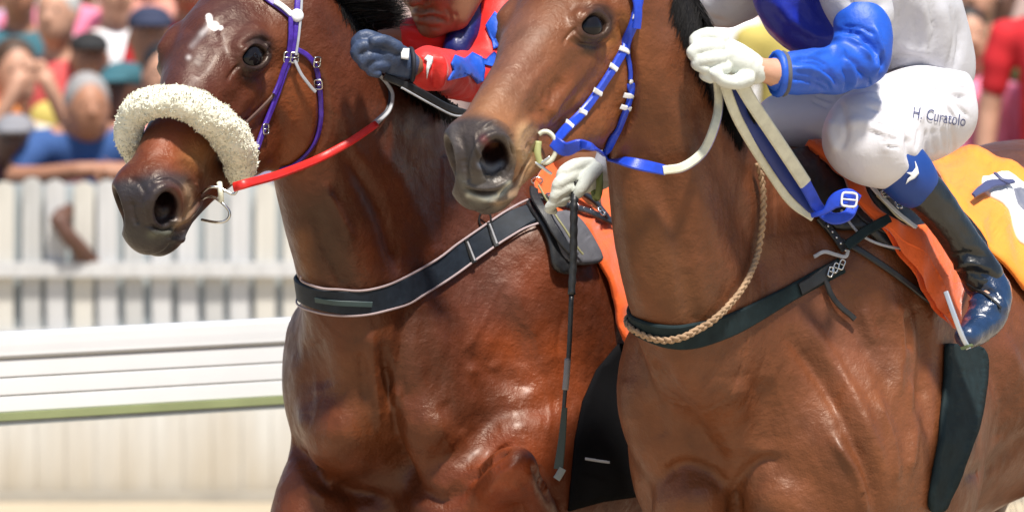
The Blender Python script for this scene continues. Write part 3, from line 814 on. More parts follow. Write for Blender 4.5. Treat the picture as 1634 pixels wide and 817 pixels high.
def tube(name, pts, r, mt, parent=None, k_=10, closed=False, n=6, **kw):
    pts = np.asarray(pts, float)
    p = catmull(pts, n) if (len(pts) > 2 and not closed) else pts
    ref = V(0.2, -1, 0.3)
    v, f = loft(p, [ref + 0.001] * len(p), roundp(r, k_), closed)
    return obj(name, new_mesh(name, v, f), mt, parent, **kw)
def air_strap(name, rows, wpx, t, mt, parent=None, n=7, nor=(0, -1, 0.15), twist=None, **kw):
    """rows (px,py,y): a strap hanging free"""
    c = catmull(np.array(rows, float), n)
    p = np.array([P(*r) for r in c])
    N = [np.array(nor, float)] * len(p)
    if twist is not None:
        tn = np.gradient(p, axis=0)
        N = []
        for i in range(len(p)):
            a = twist(i / (len(p) - 1)); tt = unit(tn[i]); b = unit(np.array(nor) - tt * (np.array(nor) @ tt)); cc = np.cross(tt, b)
            N.append(b * math.cos(a) + cc * math.sin(a))
    w = R(wpx, p[:, 1].mean()) if not callable(wpx) else (lambda u, y=p[:, 1].mean(): R(wpx(u), y))
    v, f = loft(p, N, flat(w, t))
    return obj(name, new_mesh(name, v, f, sharp=38), mt, parent, **kw)
def in_poly(x, y, poly):
    c = False; j = len(poly) - 1
    for i in range(len(poly)):
        xi, yi = poly[i]; xj, yj = poly[j]
        if (yi > y) != (yj > y) and x < (xj - xi) * (y - yi) / (yj - yi) + xi: c = not c
        j = i
    return c
def patch(name, skin, poly, mt, parent, lift=0.003, t=0.003, step=6, wave=0.0, wfreq=0.05, smooth=2, curve=True, yref=None, **kw):
    """cloth cut to an outline and laid over the surface beneath it, with real thickness"""
    poly = catmull(np.array(poly + poly[:1], float), 4)[:-1] if curve else np.array(poly, float)
    c = poly.mean(0)
    bm = bmesh.new()
    vs = [bm.verts.new((x, y, 0)) for x, y in poly.tolist()]
    fc = bm.faces.new(vs); bmesh.ops.triangulate(bm, faces=[fc])
    for _ in range(7):
        es = [e for e in bm.edges if e.calc_length() > step * 1.5]
        if not es: break
        bmesh.ops.subdivide_edges(bm, edges=es, cuts=1)
        bmesh.ops.triangulate(bm, faces=bm.faces[:])
    bmesh.ops.beautify_fill(bm, faces=bm.faces[:], edges=bm.edges[:])
    bm.verts.ensure_lookup_table()
    xy = np.array([v.co[:2] for v in bm.verts]); fs = [[v.index for v in f.verts] for f in bm.faces]
    bm.verts.index_update(); fs = [[v.index for v in f.verts] for f in bm.faces]
    be = [(e.verts[0].index, e.verts[1].index) for e in bm.edges if len(e.link_faces) == 1]
    nb = [[] for _ in xy]
    for e in bm.edges: nb[e.verts[0].index].append(e.verts[1].index); nb[e.verts[1].index].append(e.verts[0].index)
    bm.free()
    pos = np.zeros((len(xy), 3)); nor = np.zeros((len(xy), 3)); ok = np.zeros(len(xy), bool)
    for i, (x, y) in enumerate(xy):
        h = skin.hit(x, y)
        if h is not None and (yref is None or abs(h[0][1] - yref) < 0.3): pos[i], nor[i] = h; ok[i] = True
    if not ok.all():
        ys = pos[ok][:, 1].mean() if ok.any() else (yref or 0)
        idx = np.where(ok)[0]
        for i in np.where(~ok)[0]:
            if len(idx):
                j = idx[np.argmin(((xy[idx] - xy[i]) ** 2).sum(1))]; yy = pos[j, 1] + 0.0004 * np.linalg.norm(xy[j] - xy[i]); nor[i] = nor[j]
            else: yy = ys; nor[i] = (0, -1, 0)
            pos[i] = P(xy[i, 0], xy[i, 1], yy)
    dep = pos[:, 1].copy()
    for _ in range(smooth):
        dep = np.array([0.5 * dep[i] + 0.5 * np.mean(dep[nb[i]]) for i in range(len(dep))])
        nor = np.array([0.5 * nor[i] + 0.5 * nor[nb[i]].mean(0) for i in range(len(nor))])
    pos = np.array([P(xy[i, 0], xy[i, 1], min(dep[i], pos[i, 1] + 0.0)) for i in range(len(xy))])
    nor /= np.maximum(np.linalg.norm(nor, axis=1), 1e-6)[:, None]
    if wave:
        w = np.array([noise.noise(Vector((x * wfreq, y * wfreq * 0.5, 3.1))) for x, y in xy])
        pos += nor * (wave * (w + 0.5))[:, None]
    top = pos + nor * (lift + t); bot = pos + nor * lift * 0.5
    n = len(xy); v = np.vstack([top, bot])
    view = unit(np.array((0, -DIST, CAMZ)) - pos.mean(0))
    F = []
    for q in fs:
        nn = np.cross(v[q[1]] - v[q[0]], v[q[2]] - v[q[0]])
        q = q if nn @ view > 0 else q[::-1]
        F.append(q); F.append([k_ + n for k_ in q[::-1]])
    F += [[a, b, b + n, a + n] for a, b in be]
    return obj(name, new_mesh(name, v, F), mt, parent, **kw)
def disc(name, c, nrm, r, t, mt, parent, seg=16, **kw):
    nrm = unit(nrm); a = unit(np.cross(nrm, (0.1, 0.2, 1))); b = np.cross(nrm, a)
    rings = [(r * 0.99, 0), (r, t * 0.4), (r * 0.85, t * 0.85), (r * 0.4, t * 1.05)]
    v = [c + a * rr * math.cos(x) + b * rr * math.sin(x) + nrm * h for rr, h in rings for x in np.linspace(0, 2 * math.pi, seg, endpoint=False)]
    f = [[i * seg + j, i * seg + (j + 1) % seg, (i + 1) * seg + (j + 1) % seg, (i + 1) * seg + j] for i in range(len(rings) - 1) for j in range(seg)]
    f.append([(len(rings) - 1) * seg + j for j in range(seg)])
    return obj(name, new_mesh(name, np.array(v), f), mt, parent, **kw)
def buckle(name, c, nrm, up, w, h, r, mt, parent, **kw):
    nrm = unit(nrm); up = unit(np.asarray(up) - nrm * (np.asarray(up) @ nrm)); sd = np.cross(up, nrm)
    pts = []
    for k_ in range(20):
        a = 2 * math.pi * k_ / 20; cx, sx = math.cos(a), math.sin(a)
        q = 0.45
        pts.append(c + sd * w / 2 * math.copysign(abs(cx) ** q, cx) + up * h / 2 * math.copysign(abs(sx) ** q, sx) + nrm * 0.004)
    v, f = loft(np.array(pts), [nrm] * 20, roundp(r, 8), True)
    v2, f2 = loft(np.array([c - sd * w / 2 + nrm * .004, c + nrm * .006, c + sd * w / 2 + nrm * .005]), [nrm] * 3, roundp(r * 0.7, 6))
    vv = np.vstack([v, v2]); ff = f + [[i + len(v) for i in q] for q in f2]
    return obj(name, new_mesh(name, vv, ff), mt, parent, **kw)
def group_of(prefix, label, cat, group=None): return root(prefix, label, cat, group=group)

def buckle_at(skin, px, py, w, h, parent, mt=None, up=(0, 0, 1), lift=0.006, r=0.0018, name='buckle'):
    hh = skin.hit(px, py)
    if hh is None: return None
    p, n = hh
    return buckle(name, p + n * lift, n, up, R(w, p[1]), R(h, p[1]), r, mt or steel, parent)

# ================= left horse's tack
br = root('bridle', 'violet nylon bridle on the dark horse behind the fleece noseband', 'bridle')
strap('browband', skinL, [(395, -22), (425, -2), (452, 16), (474, 34)], 13, purple_nylon, br, 0.003, 0.004)
strap('browband_plate', skinL, [(438, 6), (452, 15), (464, 26)], 9, white_nylon, br, 0.008, 0.003)
strap('cheek_strap', skinL, [(476, -25), (473, 20), (468, 75), (452, 118), (436, 160), (420, 200), (407, 238)], 10, purple_nylon, br, 0.003, 0.005)
strap('cheek_strap', skinL, [(462, 30), (458, 80), (446, 122), (432, 150)], 8, purple_nylon, br, 0.008, 0.004)
strap('crown_cord', skinL, [(480, -20), (477, 30), (470, 88)], 4, grey_rein, br, 0.009, 0.003)
strap('throat_latch', skinL, [(470, 78), (490, 90), (505, 115), (512, 150), (510, 190), (498, 228), (470, 258), (446, 268)], 8, purple_nylon, br, 0.004, 0.004)
strap('loose_end', skinL, [(468, 96), (478, 118), (488, 132), (498, 146)], 5, grey_rein, br, 0.010, 0.003)
strap('hanger', skinL, [(460, 108), (438, 146), (410, 176), (382, 202)], 6, mat('brown_leather', (0.10, 0.055, 0.045), 0.5), br, 0.004, 0.003)
hh = skinL.hit(472, 27); disc('rosette', hh[0] + hh[1] * 0.008, hh[1], 0.013, 0.007, white_nylon, br)
for a, b in ((468, 92), (455, 90), (501, 98), (509, 132), (418, 206)): buckle_at(skinL, a, b, 13, 16, br)
# sheepskin
nb = [(.325, -.195, .045), (.335, -.170, .074), (.35, -.12, .090), (.37, -.055, .090), (.390, .010, .060), (.400, .028, .010), (.408, .014, -.038), (.412, -.04, -.066), (.400, -.10, -.068), (.38, -.15, -.05)]
rad = [.016, .0265, .031, .0305, .028, .0265, .0245, .023, .021, .017]
F = Sdf(); F.chain([(*HL(*a), r * 1.10) for a, r in zip(nb, rad)], 0.01, smooth=3)
v, f = F.mesh(0.009, refine=None if DEV else [lambda c: c[:, 2] > -9, lambda c: c[:, 2] > -9])
n = vertex_normals(v, f)
d = np.array([0.55 * abs(noise.noise(Vector(p) * 75)) + 0.8 * noise.noise(Vector(p) * 30) + 0.5 * abs(noise.noise(Vector(p) * 160)) for p in v.tolist()])
nsr = root('sheepskin_noseband', "thick cream sheepskin noseband across the dark horse's nose", 'noseband')
obj('fleece', new_mesh('fleece', v + n * (0.0058 * d)[:, None], f), fleece, nsr)
# tufts
tv, tf = [], []
idx = rng.choice(len(v), min(len(v), 5000), replace=False)
for i in idx:
    p = v[i] + n[i] * 0.0058 * d[i]; a = unit(n[i] + rng.normal(0, .7, 3)); l = rng.uniform(0.0020, 0.0040); s = unit(np.cross(a, rng.normal(0, 1, 3))) * 0.0016
    b = len(tv); tv += [p - s, p + s, p + a * l * 0.6 + s * 0.8 + rng.normal(0, .0008, 3), p + a * l + rng.normal(0, .0015, 3)]; tf += [[b, b + 1, b + 2], [b, b + 2, b + 3]]
obj('wool_fibre', new_mesh('wool', np.array(tv), tf), fleece, nsr, kind='stuff')
# bit
bt = root('bit', "steel ring bit hanging loose at the dark horse's mouth", 'bit')
yb = HL(.45, -.14, .06)[1]
tube('ring', [P(a, b, yb + dy) for a, b, dy in ((318, 320, .02), (334, 313, -.01), (352, 322, -.03), (366, 338, -.035), (362, 351, -.035), (346, 355, -.03), (322, 351, .0))], 0.0028, steel, bt)
tube('bit_guard', [P(350, 292, yb - .025), P(352, 306, yb - .035), P(353, 322, yb - .03)], lambda u: 0.0055, cream_rein, bt)
tube('ring', [P(322, 308, yb), P(334, 299, yb - .03), P(350, 300, yb - .035), P(372, 310, yb - .04), P(380, 300, yb - .04)], 0.0028, steel, bt)
# reins
rr = root('rein', 'red rubber covered rein running back from the bit of the dark horse', 'rein')
h1 = skinL.hit(500, 262); h2 = skinL.hit(560, 228); h3 = skinL.hit(598, 200); h4 = skinL.hit(621, 176); h5 = skinL.hit(626, 150); h6 = skinL.hit(612, 126)
y1 = yb - .05
pts = [P(374, 299, y1), P(395, 293, y1 - .005), P(440, 281, (y1 + h2[0][1]) / 2 - .07), P(500, 258, min(h1[0][1], h2[0][1]) - .05), P(555, 229, h2[0][1] - .025), P(600, 199, h3[0][1] - .02)]
c = catmull(np.array(pts), 8)
v, f = loft(c, [V(0, -1, .25)] * len(c), flat(lambda u: R(15 - 3 * u, .3), 0.006)); obj('rubber_grip', new_mesh('grip', v, f), red_rubber, rr)
pts = [c[-1] + V(0, .001, 0)] + [P(a, b, h[0][1] - .018) for (a, b), h in (((621, 178), h4), ((627, 152), h5), ((618, 134), h5), ((604, 118), h6))]
c2 = catmull(np.array(pts), 7)
v, f = loft(c2, [V(-.3, -1, .25)] * len(c2), flat(R(6, .3), 0.004)); obj('rein_strap', new_mesh('reinstrap', v, f), grey_rein, rr)
v, f = loft(c2 + V(-.008, .006, -.001), [V(-.3, -1, .25)] * len(c2), flat(R(7, .3), 0.003)); obj('rein_lining', new_mesh('reinlining', v, f), dark_rein, rr)
# breast collar
bc = root('breast_collar', 'broad dark breast collar with pale piping across the chest of the dark horse', 'breast collar')
lineL = [(470, 448), (480, 463), (520, 477), (580, 481), (640, 465), (700, 431), (760, 390), (820, 355), (874, 334)]
strap('band', skinL, lineL, 40, webbing, bc, 0.004, 0.006, 9)
for s_ in (-1, 1):
    ln = np.array(lineL, float); tg = np.gradient(ln, axis=0); nn = np.stack([-tg[:, 1], tg[:, 0]], 1) / np.linalg.norm(tg, axis=1)[:, None]
    strap('piping', skinL, (ln + nn * s_ * 19.5).tolist(), 3.2, pink_trim, bc, 0.009, 0.003, 9)
strap('stitched_patch', skinL, [(508, 474), (545, 481), (590, 483)], 9, mat('teal_patch', (0.03, 0.06, 0.065), 0.5), bc, 0.0115, 0.0015)
for a, b in ((745, 402), (783, 377)): strap('keeper_loop', skinL, [(a - 7, b - 20), (a, b), (a + 8, b + 19)], 9, leather, bc, 0.010, 0.005)
for a, b in ((738, 392), (776, 366)): strap('keeper_edge', skinL, [(a, b - 6), (a + 8, b + 10), (a + 15, b + 26)], 3, grey_rein, bc, 0.013, 0.003)
h = skinL.hit(770, 352)
tube('hanging_ring', [h[0] + h[1] * .01 + V(R(10 * math.cos(t)), 0, R(13 * math.sin(t))) for t in np.linspace(0, 2 * math.pi, 14)], 0.002, leather, bc)
# saddle cloth and saddle of the far horse
sc = root('saddle_cloth', 'orange saddle cloth on the dark horse, seen between the two horses', 'saddle cloth')
patch('cloth', skinL, [(845, 300), (862, 272), (905, 262), (960, 270), (990, 330), (992, 420), (1005, 540), (984, 542), (972, 480), (950, 420), (925, 372), (890, 352), (862, 345)], orange_cloth, sc, 0.010, 0.003, 7, wave=0.008)
gp = root('saddle_pad', 'grey felt saddle pad poking out below the straps of the dark horse', 'saddle pad')
patch('felt', skinL, [(870, 350), (900, 348), (925, 372), (948, 416), (930, 424), (900, 420), (884, 396)], grey_pad, gp, 0.016, 0.006, 8)
sd = root('racing_saddle', 'black racing saddle straps and buckles on the dark horse', 'saddle')
strap('girth_strap', skinL, [(855, 330), (885, 340), (920, 350), (960, 362)], 16, leather, sd, 0.024, 0.005)
strap('girth_strap', skinL, [(905, 320), (930, 335), (950, 360)], 14, leather, sd, 0.030, 0.005)
strap('stirrup_leather', skinL, [(842, 318), (862, 350), (880, 385), (905, 415)], 15, leather, sd, 0.026, 0.004)
strap('stirrup_leather', skinL, [(850, 318), (872, 352), (896, 390), (914, 412)], 3, mat('khaki_edge', (0.25, 0.24, 0.12), 0.6), sd, 0.032, 0.003)
patch('saddle_flap', skinL, [(838, 332), (868, 322), (880, 352), (905, 410), (912, 436), (880, 430), (868, 380)], leather, sd, 0.012, 0.004, 8)
for a, b in ((870, 338), (898, 346), (936, 354)): buckle_at(skinL, a, b, 16, 14, sd, lift=0.034)
for a, b in ((915, 349), (925, 351), (945, 357)):
    h = skinL.hit(a, b)
    if h: disc('stud', h[0] + h[1] * .030, h[1], 0.0022, 0.0015, steel, sd)
h = skinL.hit(848, 300)
tube('dee_ring', [h[0] + h[1] * .02 + V(R(9 * math.cos(t)), 0, R(6 * math.sin(t))) for t in np.linspace(0, 2 * math.pi, 12)], 0.002, steel, sd)
tube('hook_wire', [P(812, 322, h[0][1] - .03), P(822, 330, h[0][1] - .03), P(838, 334, h[0][1] - .03), P(850, 326, h[0][1] - .03), P(852, 305, h[0][1] - .02)], 0.0018, steel, sd)
gi = root('girth', 'black elastic girth round the barrel of the dark horse with deep shade put into its black', 'girth')
patch('girth_web', skinL, [(950, 590), (985, 548), (1030, 560), (1030, 790), (960, 800), (905, 815), (916, 700), (928, 640)], mat('black_girth', (.005, .005, .006), .9, spec=0.08), gi, 0.003, 0.003, 12, curve=False)  # wide near-black sheet: girth plus the barrel's shade painted as black
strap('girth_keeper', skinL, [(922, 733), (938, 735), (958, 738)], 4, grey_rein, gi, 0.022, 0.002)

# ================= right horse's tack
br = root('bridle', 'bright blue bridle with white keepers on the brown horse at the right', 'bridle')
strap('cheek_strap', skinR, [(1022, -20), (1013, 25), (1003, 60), (988, 90), (970, 118), (947, 152), (922, 186), (900, 208), (884, 226)], 15, blue_nylon, br, 0.003, 0.006)
strap('crown_strap', skinR, [(1006, -22), (1014, 10), (1013, 45)], 14, blue_nylon, br, 0.009, 0.004)
strap('jaw_strap', skinR, [(1018, 10), (1009, 50), (1004, 90), (1006, 126)], 7, blue_nylon, br, 0.005, 0.004)
strap('jaw_strap', skinR, [(1006, 132), (998, 165), (985, 200), (972, 228), (960, 246)], 14, blue_nylon, br, 0.004, 0.006)
for a, b, dx, dy in ((991, 80, 6, 4), (974, 107, 6, 4), (948, 146, 6, 4), (925, 178, 6, 4), (904, 200, 6, 5), (1005, 130, 6, 1), (998, 152, 6, 2), (993, 170, 6, 2), (1013, 28, 6, 2)):
    strap('keeper', skinR, [(a - dx, b - dy), (a, b), (a + dx, b + dy)], 8 if b != 130 else 5, white_nylon, br, 0.0075, 0.0030, 4)
strap('chin_strap', skinR, [(960, 246), (935, 254), (905, 256), (882, 262)], 10, mat('navy_nylon', (0.01, 0.03, 0.20), 0.45), br, 0.003, 0.004)
bt = root('bit', "ring bit with cream guard at the brown horse's mouth", 'bit')
hb = skinR.hit(868, 236) or skinR.near(P(868, 236, -.6)); yb = hb[0][1] - .022
tube('ring', [P(870 + 17 * math.cos(t), 235 + 25 * math.sin(t), yb) for t in np.linspace(-2.2, 3.0, 20)], 0.0042, cream_rein, bt)
tube('bit_guard', [P(858, 226, yb), P(857, 245, yb - .003), P(860, 262, yb)], 0.0075, mat('olive_guard', (0.36, 0.38, 0.16), 0.5), bt)
tube('bit_arm', [P(833, 249, yb), P(852, 259, yb - .006), P(866, 268, yb - .006), P(880, 278, yb)], 0.003, steel, bt)
tube('bit_arm', [P(878, 250, yb), P(864, 260, yb - .004), P(852, 262, yb)], 0.003, steel, bt)
hy = lambda a, b, d=.02: (skinR.hit(a, b)[0][1] - d if skinR.hit(a, b) else yb)
rr = root('rein', 'blue and white rein looping from the bit of the brown horse to the gloved hand', 'rein')
yt = skinR.hit(1000, 200)[0][1]
air_strap('blue_web', [(882, 226, yb), (902, 238, yb - .005), (925, 231, yb - .01), (946, 236, yb), (966, 250, hy(966, 246)), (1005, 260, hy(1005, 262, .035)), (1062, 272, hy(1062, 272, .03))],
          lambda u: 19 - 5 * u + 5 * math.sin(u * 9), 0.004, blue_nylon, rr, twist=lambda u: 0.55 * math.sin(u * 6.5))
air_strap('white_web', [(1058, 272, hy(1060, 272, .032)), (1090, 266, hy(1090, 266, .035)), (1120, 243, hy(1120, 243, .04)), (1138, 205, hy(1138, 205, .07)), (1146, 165, -.27), (1143, 120, -.30)], lambda u: 14, 0.005, cream_rein, rr, nor=(.3, -1, .1))
air_strap('web_edge', [(1060, 276, hy(1060, 272, .028)), (1092, 271, hy(1090, 266, .03)), (1124, 247, hy(1120, 243, .035)), (1143, 208, hy(1138, 205, .065)), (1151, 165, -.265), (1148, 120, -.295)], 5, 0.004, mat('lilac_edge', (.30, .28, .50), .6), rr, nor=(.3, -1, .1))
rb = root('rein', "pair of cream reins falling from the rider's glove to a blue buckled end", 'rein')
air_strap('long_web', [(1150, 118, -.31), (1172, 180, -.27), (1196, 225, -.21), (1228, 275, -.13), (1262, 322, -.07), (1297, 347, -.05)], lambda u: 17 - 3 * u, 0.005, cream_rein, rb, nor=(.2, -1, .1))
air_strap('long_web', [(1172, 118, -.31), (1200, 165, -.28), (1240, 225, -.20), (1284, 292, -.10)], lambda u: 22, 0.006, cream_rein, rb, nor=(.1, -1, .1))
air_strap('navy_lining', [(1163, 120, -.29), (1188, 178, -.25), (1222, 235, -.18), (1262, 295, -.09), (1300, 335, -.05)], 22, 0.004, mat('navy_nylon', (0.01, 0.03, 0.20), 0.45), rb, nor=(.2, -1, .1))
air_strap('blue_end', [(1280, 286, -.10), (1292, 308, -.085), (1306, 332, -.065), (1328, 349, -.065), (1352, 344, -.06), (1362, 326, -.05)], lambda u: 21 - 4 * u, 0.005, blue_nylon, rb, nor=(.1, -1, .2))
air_strap('blue_end', [(1296, 344, -.07), (1316, 338, -.08), (1332, 322, -.085), (1352, 314, -.085), (1366, 322, -.075)], lambda u: 8 + 18 * smoothstep(.2, .6, u), 0.006, blue_nylon, rb, nor=(-.1, -1, .1))
buckle('buckle', P(1355, 319, -.095), V(0, -1, .1), V(.1, 0, 1), R(24), R(22), 0.0022, white_nylon, rb)
# breast collar and neck strap
bc = root('breast_collar', 'plain dark elastic breast collar of the brown horse beneath the tan braid', 'breast collar')
strap('band', skinR, [(975, 455), (988, 485), (1012, 516), (1060, 534), (1110, 534), (1170, 515), (1230, 484), (1290, 451), (1342, 424)], lambda u: 24 + 20 * math.sin(min(1, u * 1.25) * 3.0), elastic, bc, 0.003, 0.006, 9)
strap('band_end', skinR, [(1270, 462), (1300, 445), (1335, 424)], 20, leather, bc, 0.010, 0.004)
strap('tongue', skinR, [(1312, 445), (1322, 470), (1338, 492), (1362, 508)], 9, leather, bc, 0.010, 0.004)
strap('loop', skinR, [(1290, 412), (1305, 405), (1325, 408), (1345, 412), (1350, 402)], 6, grey_rein, bc, 0.016, 0.003)
for a, b in ((1318, 436), (1328, 430), (1338, 424)): buckle_at(skinR, a, b, 8, 16, bc, up=(.5, 0, 1), lift=0.014, r=.0016)
strap('shoulder_strap', skinR, [(1300, 352), (1335, 385), (1362, 396), (1410, 428), (1455, 462), (1502, 500)], 10, leather, bc, 0.008, 0.005)
strap('chest_lace', skinR, [(1312, 362), (1330, 382), (1346, 402)], 13, leather, bc, 0.012, 0.004)
for k_ in range(5): 
    h = skinR.hit(1314 + 8 * k_, 366 + 9 * k_)
    if h: disc('stud', h[0] + h[1] * .017, h[1], 0.0026, 0.002, steel, bc)
ns = root('neck_strap', 'tan braided neck strap hanging round the neck of the brown horse', 'neck strap')
nl = [(1199, 262), (1207, 300), (1208, 350), (1200, 400), (1180, 450), (1140, 500), (1090, 531), (1050, 534), (1008, 512), (984, 478)]
for k_, ph in enumerate((0, 2.1, 4.2)):
    p, nn = on_skin(skinR, nl, 0.0135, 14)
    tn = np.gradient(p, axis=0); tn /= np.linalg.norm(tn, axis=1)[:, None]; cr = np.cross(tn, nn)
    s_ = np.cumsum(np.linalg.norm(np.diff(p, axis=0, prepend=p[:1]), axis=1))
    a = s_ * 150 + ph
    p2 = p + cr * (0.0042 * np.sin(a))[:, None] + nn * (0.0028 * np.sin(2 * a))[:, None]
    v, f = loft(p2, nn, roundp(0.0034, 7)); obj('braid_strand', new_mesh('braid', v, f), tan_rope, ns)
# saddle pad, orange cloth, saddle
pd = root('saddle_pad', 'dark saddle pad between the neck of the brown horse and the orange cloth', 'saddle pad')
patch('pad', skinR, [(1235, 250), (1290, 245), (1345, 262), (1400, 330), (1440, 400), (1410, 398), (1375, 372), (1330, 368), (1290, 335), (1255, 300)], leather, pd, 0.010, 0.006, 10, wave=.004)
strap('pad_binding', skinR, [(1340, 345), (1368, 378), (1402, 395), (1445, 402)], 4, grey_rein, pd, 0.019, 0.003)
strap('pad_binding', skinR, [(1355, 338), (1385, 366), (1415, 380), (1452, 388)], 4, leather, pd, 0.021, 0.003)
oc = root('saddle_cloth', "orange saddle cloth under the rider's leg on the brown horse", 'saddle cloth')
patch('cloth', skinR, [(1276, 246), (1302, 246), (1335, 262), (1365, 300), (1395, 348), (1420, 366), (1470, 374), (1500, 390), (1528, 425), (1530, 446), (1512, 470), (1506, 500), (1500, 526), (1490, 505), (1484, 470), (1462, 425), (1435, 398), (1402, 372), (1366, 336), (1335, 300), (1305, 268)], orange_cloth, oc, 0.024, 0.003, 6, wave=0.018, wfreq=0.035)
sd = root('racing_saddle', 'small black racing saddle under the rider in white breeches', 'saddle')
patch('saddle_flap', skinR, [(1300, 240), (1360, 250), (1430, 280), (1500, 330), (1560, 400), (1550, 440), (1510, 405), (1480, 385), (1420, 372), (1390, 340), (1355, 290), (1325, 262)], leather, sd, 0.020, 0.008, 12)
strap('stirrup_leather', skinR, [(1375, 310), (1405, 345), (1445, 378), (1475, 388)], 9, white_nylon, sd, 0.034, 0.003)
strap('stirrup_leather', skinR, [(1405, 300), (1430, 335), (1455, 365), (1472, 382)], 5, white_nylon, sd, 0.036, 0.003)
strap('stirrup_leather', skinR, [(1392, 330), (1412, 352), (1430, 366)], 12, mat('brass_trim', (.5, .45, .3), .4, .6), sd, 0.032, 0.003)
strap('surcingle', skinR, [(1342, 400), (1362, 388), (1385, 372), (1402, 360)], 16, elastic, sd, 0.036, 0.005)
for a, b in ((1358, 284), (1398, 332), (1412, 345)): buckle_at(skinR, a, b, 12, 12, sd, lift=0.036)
gi = root('girth', 'dark green elastic girth under the belly of the brown horse', 'girth')
patch('girth_web', skinR, [(1505, 548), (1562, 556), (1569, 600), (1560, 660), (1540, 725), (1515, 785), (1500, 812), (1478, 806), (1490, 720), (1500, 640)], elastic, gi, 0.004, 0.006, 8, wave=.003)
nc = root('number_cloth', "amber racing cloth with a white number panel behind the rider's boot", 'saddle cloth')
amber = mat('amber_cloth', (0.88, 0.26, 0.02), 0.75, var=0.06, vscale=14, bump2=6, b2scale=10, sheen=0.3)
patch('cloth', skinR, [(1490, 268), (1530, 252), (1575, 258), (1634, 290), (1700, 340), (1760, 420), (1740, 520), (1690, 500), (1634, 474), (1600, 440), (1560, 400), (1510, 330)], amber, nc, 0.012, 0.003, 10, wave=0.018, wfreq=0.03)
patch('number_panel', skinR, [(1560, 300), (1600, 296), (1650, 330), (1700, 390), (1700, 450), (1655, 425), (1620, 395), (1596, 350), (1562, 322)], white_nylon, nc, 0.022, 0.002, 8, wave=0.018, wfreq=0.03)
patch('digit', skinR, [(1606, 320), (1622, 318), (1650, 350), (1672, 385), (1668, 402), (1640, 385), (1622, 352), (1612, 340)], mat('slate_print', (.14, .15, .20), .6), nc, 0.0265, 0.001, 6, wave=0.018, wfreq=0.03)
# ---------------------------------------------------------------- hair
def strands(name, items, mt, parent, w0=0.0011):
    """items: list of point lists (world). Tapered flat-ish locks, three-sided."""
    V_, F_ = [], []
    for pts in items:
        pts = np.asarray(pts, float); n = len(pts)
        tn = np.gradient(pts, axis=0)
        side = unit(np.cross(tn[0], rng.normal(0, 1, 3))); up = unit(np.cross(side, tn[0])); b = len(V_)
        for i in range(n):
            u = i / (n - 1); r = w0 * (1.0 - 0.85 * u ** 1.5)
            for k_ in range(3):
                a = 2 * math.pi * k_ / 3; V_.append(pts[i] + r * (math.cos(a) * side + math.sin(a) * up))
        for i in range(n - 1):
            for k_ in range(3):
                l = (k_ + 1) % 3; F_.append([b + i * 3 + k_, b + i * 3 + l, b + (i + 1) * 3 + l, b + (i + 1) * 3 + k_])
    return obj(name, new_mesh(name, np.array(V_), F_), mt, parent)
def lay_hair(skin, roots, tips, n, jitter, lift, y0, spread=1.0, droop=0.0, lag=0.05):
    """locks from the curve roots to the curve tips (both px), lying over the hide"""
    ra, ti = catmull(np.array(roots, float), 10), catmull(np.array(tips, float), 10)
    out = []
    def cv(c, t): 
        x = np.clip(t, 0, 1) * (len(c) - 1); i = min(int(x), len(c) - 2); return c[i] + (c[i + 1] - c[i]) * (x - i)
    for _ in range(n):
        t = rng.uniform(0, 1); a = cv(ra, t) + rng.normal(0, jitter * 0.6, 2); b = cv(ti, t + lag + rng.normal(0, 0.03)) + rng.normal(0, jitter, 2)
        b = a + (b - a) * rng.uniform(0.5, 1.1) * spread
        m = (a + b) / 2 + rng.normal(0, jitter * 0.5, 2) + np.array((0, -droop))
        row = catmull(np.array([a, m, b]), 4); L = lift * rng.uniform(0.3, 1.5); last = y0; pts = []
        for i, (x, y) in enumerate(row):
            h = skin.hit(x, y)
            yy = h[0][1] if h is not None and abs(h[0][1] - y0) < 0.25 else last
            last = yy
            pts.append(P(x, y, yy - L * (0.5 + 0.8 * math.sin(math.pi * min(1, i / 8 + .2)))))
        out.append(smooth_rows(pts, 2))
    return out
yR = skinR.hit(1120, 180)[0][1]
it = lay_hair(skinR, [(1085, -30), (1112, 20), (1145, 90), (1168, 145), (1185, 185)], [(1058, 0), (1085, 60), (1112, 125), (1148, 190), (1180, 235)], 2600, 3, .006, yR, lag=.12)
it += lay_hair(skinR, [(1090, -30), (1125, 40), (1155, 100), (1180, 150), (1200, 190)], [(1120, 10), (1150, 70), (1175, 130), (1190, 175), (1203, 200)], 1500, 3, .006, yR + .02, lag=.12)
strands('mane', it, mane_mat, horseR).matrix_parent_inverse = horseR.matrix_basis.inverted()
yL = skinL.hit(590, 110)[0][1]
it = lay_hair(skinL, [(545, -10), (590, 40), (630, 88), (670, 130), (720, 165), (770, 200)], [(522, -5), (568, 55), (608, 108), (642, 148), (690, 185), (745, 215)], 2200, 3, .006, yL, lag=.12)
it += lay_hair(skinL, [(530, -20), (550, 0), (572, 24), (590, 45)], [(605, -35), (632, -8), (642, 14), (640, 32)], 2200, 6, .010, yL + .10, lag=.12)
it += lay_hair(skinL, [(625, 118), (660, 150), (700, 175), (750, 190)], [(665, 140), (705, 165), (745, 185), (800, 215)], 1200, 3, .008, yL + .02, lag=.12)
strands('mane', it, mane_mat, horseL).matrix_parent_inverse = horseL.matrix_basis.inverted()
